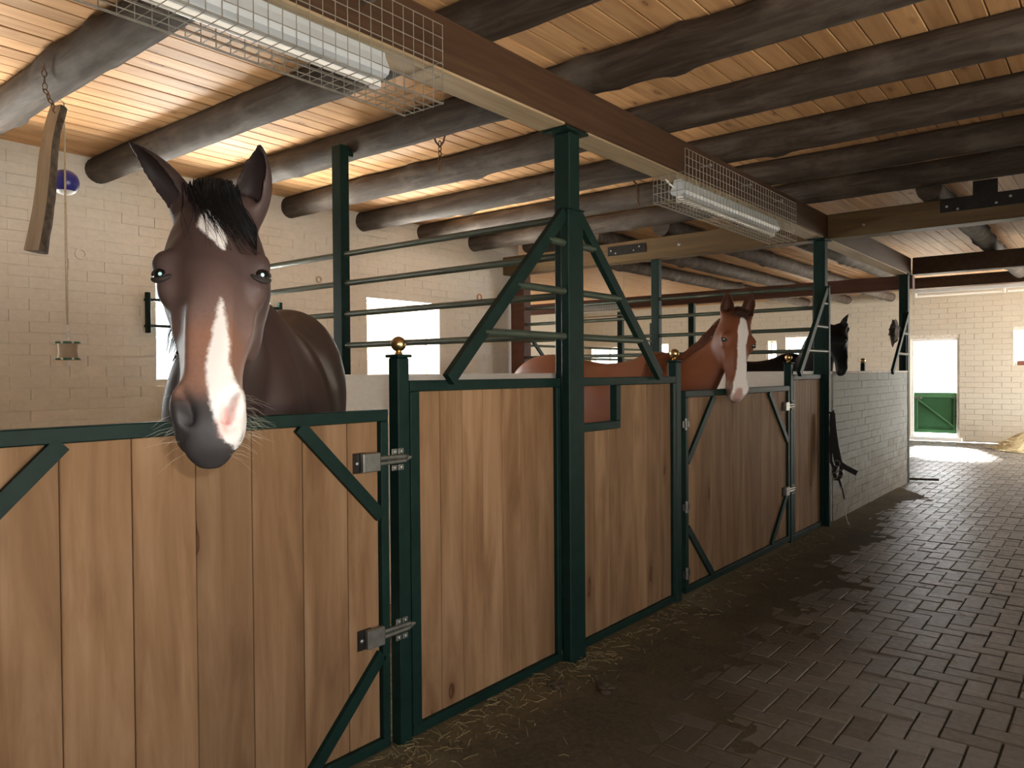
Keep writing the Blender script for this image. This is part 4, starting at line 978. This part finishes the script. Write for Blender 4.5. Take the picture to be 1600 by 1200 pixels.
# along the face from poll (0) to lips (1): half width, front, back (m for a head 0.66 long), squeeze towards the front
HEAD = [(-0.05, 0.058, -0.045, -0.13, 0.2), (0.02, 0.078, -0.006, -0.165, 0.2), (0.10, 0.092, 0.012, -0.205, 0.12), (0.20, 0.107, 0.020, -0.25, 0.10), (0.29, 0.110, 0.021, -0.275, 0.13),
        (0.38, 0.096, 0.018, -0.272, 0.20), (0.48, 0.076, 0.014, -0.232, 0.26), (0.58, 0.064, 0.010, -0.182, 0.28), (0.68, 0.056, 0.007, -0.148, 0.24),
        (0.76, 0.055, 0.006, -0.132, 0.14), (0.84, 0.0615, 0.004, -0.125, 0.08), (0.90, 0.062, -0.004, -0.120, 0.05), (0.955, 0.053, -0.020, -0.108, 0.05), (1.0, 0.034, -0.048, -0.088, 0.0)]

def horse(label, H, rump, chest, poll, lip, lateral, coat, hair, ears, blaze, pink, forelock, mane_side, voxel=0.0095, tone_head=0.15, tone_body=0.0, tail_mat=None, group=None, eyes=True, whisk=0, pts=0.0, ear_t=-0.005, mane_to=1.0, ear_dark=0.08, fore_hair=None, ear_n=-0.070, wide=1.0):
    S = H / 1.65
    rump, chest = Vector((*rump, 0)), Vector((*chest, 0)); hd = (chest - rump); BL = hd.length; hd.normalize(); lt = Vector((-hd.y, hd.x, 0)); Z = Vector((0, 0, 1))
    poll, lip = Vector(poll), Vector(lip); d = lip - poll; HL = d.length; d.normalize(); k = HL / 0.66
    sv = Vector(lateral); sv = (sv - d * sv.dot(d)).normalized(); nv = d.cross(sv).normalized(); ks = k * wide
    mb = MB()
    # trunk
    rings = []
    for i in range(33):
        f = i / 32; zt, zb, wd = catmull(TRUNK, f)
        c = rump + hd * (BL * f) + Z * (H * (zt + zb) / 2); hv = H * (zt - zb) / 2
        rings.append(superring(c, lt, Z, wd * S, hv, hv, e=2.15, squeeze=0.12 if 0.6 < f < 0.9 else 0.0))
    loft(mb, rings)
    # neck
    B = rump + hd * (BL * 0.855) + Z * (H * 0.775); E = poll + d * (0.10 * HL) - nv * (0.115 * k)
    T0 = (hd * 0.75 + Z * 0.65).normalized(); T1 = (nv * 0.55 - d * 0.35).normalized(); Ln = (E - B).length
    P1 = B + T0 * (Ln * 0.40); P2 = E - T1 * (Ln * 0.34); rings = []; crest = []; NN = 18
    for i in range(NN + 1):
        f = i / NN; a = 1 - f
        c = B * a ** 3 + P1 * (3 * a * a * f) + P2 * (3 * a * f * f) + E * f ** 3
        tg = ((P1 - B) * (3 * a * a) + (P2 - P1) * (6 * a * f) + (E - P2) * (3 * f * f)).normalized()
        l = (lt * -1 if lt.dot(sv) < 0 else lt).lerp(sv, f * f * (3 - 2 * f)); l = (l - tg * l.dot(tg)).normalized(); v = l.cross(tg)
        if v.z < 0 and f < 0.5: v = -v
        if f >= 0.5 and v.dot(rings_v) < 0: v = -v
        rings_v = v
        hl, dv = lerp_table([(0, 0.155, 0.30), (0.25, 0.125, 0.245), (0.5, 0.098, 0.20), (0.75, 0.082, 0.165), (1.0, 0.078, 0.135)], f)
        rings.append(superring(c, l, v, hl * S, dv * S, dv * S * 0.92, e=2.0, squeeze=0.35)); crest.append((c + v * (dv * S * 0.90), l, v))
    loft(mb, rings)
    # head
    rings = []
    for i in range(41):
        f = -0.05 + 1.05 * i / 40; wd, fr, bk, sq = catmull(HEAD, f)
        c = poll + d * (HL * f) + nv * ((fr + bk) / 2 * k); hv = (fr - bk) / 2 * k
        e = 2.35 if f < 0.6 else 2.35 + 0.35 * min(1, (f - 0.6) / 0.3)
        rings.append(superring(c, sv, nv, wd * ks, hv, hv, e=e, squeeze=sq))
    loft(mb, rings)
    def hp(t_, s_, n_): return poll + d * (HL * t_) + sv * (s_ * ks) + nv * (n_ * k)
    def blob(t_, s_, n_, rt, rs, rn):
        c = hp(t_, s_, n_); q = MB().ball((0, 0, 0), 1.0, 16, 10)
        mb.add([c + sv * (p[0] * rs * ks) + nv * (p[1] * rn * k) + d * (p[2] * rt * k) for p in q.v], q.f)
    for s_ in (-1, 1):
        blob(0.312, s_ * 0.085, -0.032, 0.036, 0.030, 0.034)      # brow over the eye
        blob(0.382, s_ * 0.082, -0.057, 0.040, 0.024, 0.040)      # lower lid, cheek bone start
        blob(0.45, s_ * 0.066, -0.075, 0.085, 0.016, 0.022)       # facial crest
        blob(0.33, s_ * 0.058, -0.20, 0.11, 0.034, 0.085)         # jowl
        blob(0.865, s_ * 0.043, -0.018, 0.050, 0.023, 0.024)      # nostril wing
        blob(0.60, s_ * 0.030, -0.006, 0.16, 0.016, 0.016)        # edge of the nasal bone
    blob(0.965, 0, -0.092, 0.034, 0.038, 0.026)                   # chin
    # ears: curled leaves
    for (s_, tip, opening, elen, ewid) in ears:
        base = hp(ear_t, s_ * 0.060, ear_n); tip = Vector(tip); ax = (tip - base); L = ax.length; ax.normalize()
        op = Vector(opening); op = (op - ax * op.dot(ax)).normalized(); sd = ax.cross(op); rings = []; nn = 9
        for i in range(15):
            f = i / 14; wv = ewid * catmull([(0, 0.72), (0.15, 0.92), (0.35, 1.0), (0.55, 0.95), (0.75, 0.74), (0.9, 0.44), (1.0, 0.12)], f)[0]
            c = base - ax * 0.03 + ax * ((L + 0.03) * f) + op * (-0.006 + 0.016 * f * f); span = 2.25 - 0.75 * f; th_ = max(voxel * 1.15, 0.011 * (1 - 0.5 * f)); rr = []
            for q in range(nn): a = -span + 2 * span * q / (nn - 1); rr.append(c + sd * (wv * math.sin(a)) - op * (wv * 0.85 * math.cos(a)))
            for q in range(nn): a = span - 2 * span * q / (nn - 1); ri = max(wv - th_, wv * 0.35); rr.append(c + sd * (ri * math.sin(a)) - op * (ri * 0.85 * math.cos(a)) + op * 0.002)
            rings.append(rr)
        loft(mb, rings)
        q = MB().ball((0, 0, 0), 1.0, 14, 9); c = base - ax * 0.005
        mb.add([c + Vector(p) * ewid * 0.92 for p in q.v], q.f)
    # legs
    for f, lat, hind in ((0.845, 0.125, 0), (0.845, -0.125, 0), (0.115, 0.135, 1), (0.115, -0.135, 1)):
        o_ = rump + hd * (BL * f) + lt * (lat * S)
        if hind: J = [(0.05, 0.66, 0.15, 0.10), (0.10, 0.56, 0.125, 0.085), (0.02, 0.46, 0.085, 0.06), (-0.09, 0.345, 0.062, 0.042), (-0.10, 0.31, 0.052, 0.038), (-0.085, 0.20, 0.036, 0.027), (-0.075, 0.115, 0.044, 0.034), (-0.045, 0.07, 0.034, 0.031), (-0.02, 0.035, 0.056, 0.052), (-0.01, 0.021, 0.064, 0.06)]
        else: J = [(-0.02, 0.60, 0.125, 0.08), (0.0, 0.50, 0.088, 0.068), (0.0, 0.38, 0.062, 0.05), (0.005, 0.325, 0.056, 0.048), (0.0, 0.26, 0.039, 0.031), (0.0, 0.17, 0.036, 0.028), (-0.002, 0.115, 0.044, 0.036), (0.025, 0.07, 0.034, 0.032), (0.05, 0.035, 0.056, 0.052), (0.06, 0.021, 0.064, 0.06)]
        loft(mb, [superring(o_ + hd * (x * S) + Z * (z * H), lt, hd, b_ * S, a * S, a * S, 14, 2.0) for x, z, a, b_ in J])
    tmp = bpy.data.objects.new('tmp', mb.mesh('tmp')); C.objects.link(tmp)
    md = tmp.modifiers.new('r', 'REMESH'); md.mode = 'VOXEL'; md.voxel_size = voxel; md.adaptivity = 0
    dg = bpy.context.evaluated_depsgraph_get(); me = bpy.data.meshes.new_from_object(tmp.evaluated_get(dg)); me.name = 'horse'
    old = tmp.data; bpy.data.objects.remove(tmp); bpy.data.meshes.remove(old)
    nV = len(me.vertices); co = np.empty(nV * 3, np.float32); me.vertices.foreach_get('co', co); co = co.reshape(-1, 3).astype(np.float64)
    ed = np.empty(len(me.edges) * 2, np.int32); me.edges.foreach_get('vertices', ed); ed = ed.reshape(-1, 2)
    P0, D0, S0, N0 = (np.array(x[:]) for x in (poll, d, sv, nv))
    def local(): q = co - P0; return q @ D0 / HL, q @ S0 / ks, q @ N0 / k
    t_, s_, n_ = local()
    ishead = (t_ > -0.06) & (t_ < 1.1) & (np.abs(s_) < 0.16) & (n_ < 0.08) & (n_ > -0.30)
    isear = (t_ <= 0.0) & (np.linalg.norm(co - P0, axis=1) < 0.32) & (n_ > -0.20)
    deg = np.bincount(ed.ravel(), minlength=nV).astype(np.float64)[:, None]
    def smooth(iters, wgt):
        nonlocal co
        for it in range(iters):
            acc = np.zeros_like(co)
            for ax_ in range(3): acc[:, ax_] = np.bincount(ed[:, 0], co[ed[:, 1], ax_], nV) + np.bincount(ed[:, 1], co[ed[:, 0], ax_], nV)
            co = co + (acc / deg - co) * wgt[:, None]
    body_w = np.clip(1 - np.clip((t_ + 0.12) / 0.30, 0, 1) * ishead, 0, 1) * 0.6
    body_w = np.where(isear, 0.08, np.where(ishead, np.maximum(body_w, 0.22), body_w))
    smooth(int(26 * 0.0095 / voxel), body_w); smooth(3, np.full(nV, 0.3))
    t_, s_, n_ = local()
    # carve nostrils and the line of the mouth
    def seg_dist(pl):
        best = np.full(nV, 9.0); X = np.stack([t_ * 0.66, np.abs(s_), n_], 1)
        for a, b_ in zip(pl, pl[1:]):
            a = np.array([a[0] * 0.66, a[1], a[2]]); b_ = np.array([b_[0] * 0.66, b_[1], b_[2]]); ab = b_ - a
            f = np.clip(((X - a) @ ab) / (ab @ ab), 0, 1); best = np.minimum(best, np.linalg.norm(X - a - f[:, None] * ab, axis=1))
        return best
    nd = seg_dist([(0.835, 0.050, 0.008), (0.865, 0.038, 0.010), (0.905, 0.030, 0.0), (0.925, 0.033, -0.006)])
    cen = np.stack([np.zeros(nV), np.sign(s_) * 0.012, np.full(nV, -0.05)], 1)
    pull = np.exp(-(nd / 0.0105) ** 2) * 0.026 * k
    inward = S0[None] * (-(s_ - cen[:, 1]) * 0.7)[:, None] + N0[None] * (-(n_ - cen[:, 2]))[:, None]
    inward /= np.maximum(np.linalg.norm(inward, axis=1), 1e-6)[:, None]
    on = ishead & (t_ > 0.75)
    co = co + inward * (pull * on)[:, None]
    mz = np.where(on, np.exp(-((t_ * 0.66 + (n_ + 0.05) * 0.25 - 0.632) / 0.0065) ** 2) * 0.006, 0) * (n_ < -0.03)
    co = co - (S0[None] * s_[:, None] + N0[None] * (n_ + 0.07)[:, None]) / np.maximum(np.hypot(s_, n_ + 0.07), 1e-4)[:, None] * (mz * k)[:, None]
    # hollows over the eyes and beside the nasal bone
    hol = np.where(ishead, np.exp(-(((t_ - 0.19) / 0.035) ** 2 + ((np.abs(s_) - 0.075) / 0.018) ** 2)) * 0.007 * (n_ > -0.09), 0)
    co = co - N0[None] * (hol * k)[:, None]
    smooth(1, np.full(nV, 0.25))
    me.vertices.foreach_set('co', co.astype(np.float32).ravel()); me.update()
    t_, s_, n_ = local()
    # markings of the coat, and painted ear shade
    def field(polys):
        f = np.full(nV, -0.2)
        for pl in polys:
            for (a, b_) in zip(pl, pl[1:]):
                A = np.array([a[0] * 0.66, a[1]]); Bv = np.array([b_[0] * 0.66, b_[1]]); ab = Bv - A
                X = np.stack([t_ * 0.66, s_], 1); q = np.clip(((X - A) @ ab) / max(1e-9, ab @ ab), 0, 1)
                f = np.maximum(f, a[2] + (b_[2] - a[2]) * q - np.linalg.norm(X - A - q[:, None] * ab, axis=1))
        return np.where(ishead & (n_ > -0.085), f, -0.2)
    at = {}
    at['blaze'] = field(blaze); at['pink'] = field(pink)
    at['muzzle'] = np.where(ishead, (t_ - 0.845) * 0.66 + np.where(n_ < -0.03, 0.02, 0) - 0.3 * np.clip(0.03 - np.abs(s_), 0, 1), -0.2)
    at['points_ear_shade'] = (pts * H - co[:, 2]) if pts > 0 else np.full(nV, -0.5)
    at['points_ear_shade'] = np.where(isear, np.maximum(at['points_ear_shade'], (-t_ - ear_dark) * 0.6), at['points_ear_shade'])  # dark ears of the coat; on the chestnut, backlit shade painted in
    earp = np.where(isear & (t_ < -0.14), 0.2, 0.0)
    at['tone'] = np.where(ishead, tone_head * np.clip((t_ - 0.15) / 0.5, 0, 1) + tone_body, tone_body) - earp
    for nm, vv in at.items():
        a = me.attributes.new(nm, 'FLOAT', 'POINT'); a.data.foreach_set('value', np.asarray(vv, np.float32))
    me.polygons.foreach_set('use_smooth', [True] * len(me.polygons)); me.materials.append(coat)
    base = (rump + chest) / 2
    me.transform(Matrix.Translation(-base)); o = bpy.data.objects.new('horse', me); C.objects.link(o); o.location = base
    tag(o, label, 'horse', group)
    from mathutils.bvhtree import BVHTree
    bvh = BVHTree.FromPolygons([Vector(p) for p in co], [tuple(p.vertices) for p in me.polygons])
    if eyes:
        for q in (-1, 1):
            hit = bvh.ray_cast(hp(0.352, q * 0.3, -0.036), -sv * q)
            if hit[0] is None: continue
            dirv = (sv * q * 0.80 + nv * 0.60).normalized(); c = hit[0] - sv * (q * 0.0172 * k)
            r = 0.0215 * k
            eye = MB().ball(c, r, 20, 14).build('eye', MAT['eye'], o, True)
            look = (CAM - c).normalized(); look = (look * 0.75 + dirv * 0.45).normalized()
            MB().lathe(c + look * (r * 0.90), [(r * 0.19, r * 0.05), (r * 0.18, r * 0.09), (r * 0.11, r * 0.115), (0.0004, r * 0.12)], 16, look).build('eye_shine_disc', MAT['eye_shine'], eye, True)  # pale disc that paints the flash's reflection onto the eye
            lid = MB(); bv_ = look.cross(d).normalized()
            for up_ in (-1, 1):
                arc = []
                for i in range(9):
                    a = math.pi * (0.08 + 0.84 * i / 8); arc.append(c + bv_ * (r * 1.05 * math.cos(a)) - d * (up_ * r * 0.66 * math.sin(a)) + look * (r * (0.30 + 0.40 * math.sin(a))))
                lid.tube(arc, [0.0025 * k + 0.0045 * k * math.sin(math.pi * i / 8) for i in range(9)], 8)
            lid.build('eyelid', MAT['lid'], o, True)
    rnd = random.Random(int(H * 100))
    def strands(name, roots, material, seg=7):
        p = MB()
        for pts_, r in roots: p.tube(pts_, [r * min(1, 0.3 + i * 0.5) * (1 - 0.85 * i / (len(pts_) - 1)) for i in range(len(pts_))], 3, False)
        return tag(p.build(name, material, o, True), kind='stuff')
    def on_face(tq, sq, lift):
        pq = hp(tq, sq, 0.25); h_ = bvh.ray_cast(pq, -nv)
        return (h_[0] if h_[0] is not None else hp(tq, sq, 0)) + nv * lift
    # forelock
    cnt, end_t, drift, spread = forelock; roots = []
    for i in range(cnt):
        s0 = max(-0.055, min(0.055, rnd.gauss(0, 0.022))); t0 = rnd.gauss(-0.035, 0.030); i_ = i; e_t = end_t * rnd.uniform(0.45, 1.0) if rnd.random() < 0.85 else end_t * 1.15; e_s = drift + rnd.gauss(0, spread) + s0 * 1.3
        ptsl = []; dome = max(0.2, 1 - (s0 / 0.075) ** 2); lift = rnd.uniform(0.82, 1.06); st = rnd.uniform(-0.9, -0.1)
        for j in range(5):                                          # over the top of the head
            a_ = st + (1.05 - st) * j / 4
            ptsl.append(hp(0.03, s0, -0.062) - d * (0.070 * dome * lift * math.cos(a_ * 1.5) * k) + nv * (0.090 * lift * math.sin(a_ * 1.5) * k))
        for j in range(1, 8):                                       # down over the forehead
            f = j / 7; tq = 0.05 + (e_t - 0.05) * f; sq = max(-0.085, min(0.085, s0 + (e_s - s0) * f ** 1.15 + 0.006 * math.sin(f * 4 + i)))
            ptsl.append(on_face(tq, sq, 0.003 + 0.020 * (1 - f) ** 1.5 * rnd.uniform(0.4, 1.0)))
        roots.append((ptsl, rnd.uniform(0.0010, 0.0022) * k))
    fl = strands('forelock', roots, fore_hair or hair); tag(fl, kind=None)
    # mane
    roots = []
    for i in range(520):
        f = rnd.uniform(0.05, mane_to) * NN; j = min(NN - 1, int(f)); q = f - j
        c = crest[j][0].lerp(crest[j + 1][0], q); l = crest[j][1]; v = crest[j][2]; sd = l * mane_side
        L = rnd.uniform(0.14, 0.30) * S; fall = -Z
        p0 = c - v * 0.02 + l * rnd.uniform(-.012, .012); ptsl = [p0, p0 + v * 0.025 + sd * 0.015]
        dirn = (sd * 0.55 + v * 0.1).normalized(); pcur = ptsl[-1]
        for j2 in range(5): dirn = (dirn + fall * 0.55).normalized(); pcur = pcur + dirn * (L / 5); ptsl.append(pcur)
        # keep the strands on the neck surface
        fixed = []
        for pq in ptsl:
            loc, nor, _, dist = bvh.find_nearest(pq)
            if loc is not None and ((pq - loc).dot(nor) < 0.004): pq = loc + nor * rnd.uniform(0.003, 0.010)
            fixed.append(pq)
        roots.append((fixed, rnd.uniform(0.0014, 0.0028)))
    strands('mane', roots, hair)
    roots = []; tb = rump + Z * (0.885 * H) + hd * 0.03
    for i in range(160):
        a = rnd.uniform(-1, 1); ptsl = [tb + lt * (a * 0.03)]
        for j in range(1, 8): f = j / 7; ptsl.append(tb - hd * (0.05 + 0.10 * min(1, f * 3) + 0.01 * rnd.random()) + lt * (a * (0.03 + 0.05 * f)) - Z * (0.85 * f * rnd.uniform(0.9, 1.0)))
        roots.append((ptsl, rnd.uniform(0.003, 0.005)))
    strands('tail', roots, tail_mat or hair)
    if whisk:
        roots = []
        for i in range(whisk):
            q = rnd.choice((-1, 1, 1, 1, 1, 1)); tq = rnd.uniform(0.80, 0.99); hit = bvh.ray_cast(hp(tq, q * 0.2, rnd.uniform(-0.09, -0.04)), -sv * q)
            if hit[0] is None: continue
            dv_ = (sv * q * rnd.uniform(0.6, 1.0) + d * rnd.uniform(-0.1, 0.7) + nv * rnd.uniform(-.3, .3)).normalized(); L = rnd.uniform(0.02, 0.065)
            roots.append(([hit[0], hit[0] + dv_ * L * 0.5, hit[0] + dv_ * L + d * 0.008], 0.00035))
        strands('whisker', roots, MAT['whisker'])
    return o
MAT['eye'] = plain('dark_eye', (0.008, 0.006, 0.005), 0.22, 0, 0.1, spec=0.25)
MAT['eye_shine'] = plain('painted_eye_shine', (0.50, 0.80, 0.84), 0.2, 0, 0.02)
MAT['lid'] = plain('dark_lid', (0.016, 0.010, 0.009), 0.75, 0, 0.1)
MAT['whisker'] = plain('pale_whisker', (0.60, 0.55, 0.46), 0.5, 0, 0.1)
MAT['hair_black'] = plain('black_hair', (0.004, 0.0035, 0.0035), 0.6, 0, 0.3, 60, spec=0.2)
MAT['hair_chestnut'] = plain('chestnut_hair', (0.21, 0.066, 0.028), 0.45, 0, 0.3, 60)
MAT['hair_darkchestnut'] = plain('dark_chestnut_hair', (0.045, 0.016, 0.010), 0.45, 0, 0.3, 60)
MAT['hair_flax'] = plain('flaxen_tail', (0.46, 0.28, 0.13), 0.5, 0, 0.3, 60)
bay = coat_mat('bay_coat', (0.055, 0.034, 0.031), (0.185, 0.118, 0.102), (0.40, 0.165, 0.078), (0.035, 0.031, 0.032))
chestnut = coat_mat('chestnut_coat', (0.17, 0.055, 0.024), (0.36, 0.125, 0.052), (0.52, 0.23, 0.105), (0.20, 0.12, 0.09), (0.44, 0.27, 0.23))
black = coat_mat('black_coat', (0.004, 0.0035, 0.0035), (0.007, 0.006, 0.006), (0.012, 0.010, 0.009), (0.008, 0.007, 0.007))

p1, l1 = ray_at(333, 296, 1.72), ray_at(322, 686, 1.35)
horse('bay horse with a star, a white strip and black forelock, head over the near gate', 1.72, (-1.34, 2.46), (-0.27, 1.36), p1, l1, Rt * 0.955 + Fw * 0.27, bay, MAT['hair_black'],
      [(-1, ray_at(203, 218, 1.74), -Rt * 0.75 - Fw * 0.55 + Up * 0.2, 0.18, 0.045), (1, ray_at(410, 222, 1.76), -Rt * 0.50 - Fw * 0.90, 0.17, 0.052)],
      [[(0.13, -0.012, 0.006), (0.20, -0.004, 0.022), (0.26, 0.014, 0.014), (0.31, 0.024, 0.002)],
       [(0.50, 0.020, 0.0), (0.57, 0.020, 0.008), (0.66, 0.020, 0.015), (0.75, 0.016, 0.019), (0.83, 0.026, 0.026), (0.90, 0.038, 0.030), (0.955, 0.034, 0.014)]],
      [[(0.885, 0.028, 0.004), (0.93, 0.030, 0.012), (0.955, 0.026, 0.006)], [(0.87, 0.046, 0.004), (0.92, 0.040, 0.007)]],
      (330, 0.27, 0.058, 0.026), -1, voxel=0.0072, tone_head=0.80, tone_body=-0.18, whisk=60, pts=0.30, mane_to=0.28, wide=1.06)
p2, l2 = ray_at(1158, 486, 5.30), ray_at(1157, 621, 5.06)
horse('chestnut horse with a broad white blaze, head over the far gate', 1.56, (-2.12, 5.24), (-0.22, 5.05), p2, l2, Rt * 0.97 + Fw * 0.24, chestnut, MAT['hair_chestnut'],
      [(-1, ray_at(1137, 453, 5.32), -Rt * 0.25 - Fw * 0.95, 0.13, 0.052), (1, ray_at(1176, 452, 5.34), Rt * 0.1 - Fw * 0.98, 0.13, 0.052)],
      [[(0.10, 0.010, 0.018), (0.25, 0.008, 0.036), (0.40, 0.002, 0.028), (0.55, 0.004, 0.028), (0.72, 0.006, 0.034), (0.86, 0.006, 0.048), (0.95, 0.004, 0.045)]],
      [[(0.92, 0.0, 0.02), (0.97, 0.0, 0.028)]],
      (160, 0.10, 0.0, 0.022), -1, voxel=0.0105, tone_head=-0.05, tone_body=0.05, tail_mat=MAT['hair_flax'], ear_t=0.05, ear_dark=-0.06, wide=1.20, fore_hair=MAT['hair_darkchestnut'])
p3, l3 = ray_at(1322, 514, 7.30), ray_at(1324, 588, 7.02)
horse('black horse standing behind the far posts, its head over the low white wall', 1.60, (-2.05, 8.30), (-0.28, 8.02), p3, l3, Fw * 0.98 + Rt * 0.18, black, MAT['hair_black'],
      [(-1, ray_at(1326, 489, 7.24), Rt * 0.75 - Fw * 0.6, 0.13, 0.042), (1, ray_at(1321, 492, 7.36), Rt * 0.75 - Fw * 0.6, 0.13, 0.042)],
      [[(0.9, 0, -0.1), (0.95, 0, -0.1)]], [[(0.9, 0, -0.1), (0.95, 0, -0.1)]], (60, 0.12, 0.0, 0.02), 1, voxel=0.011, eyes=True, ear_n=-0.03)
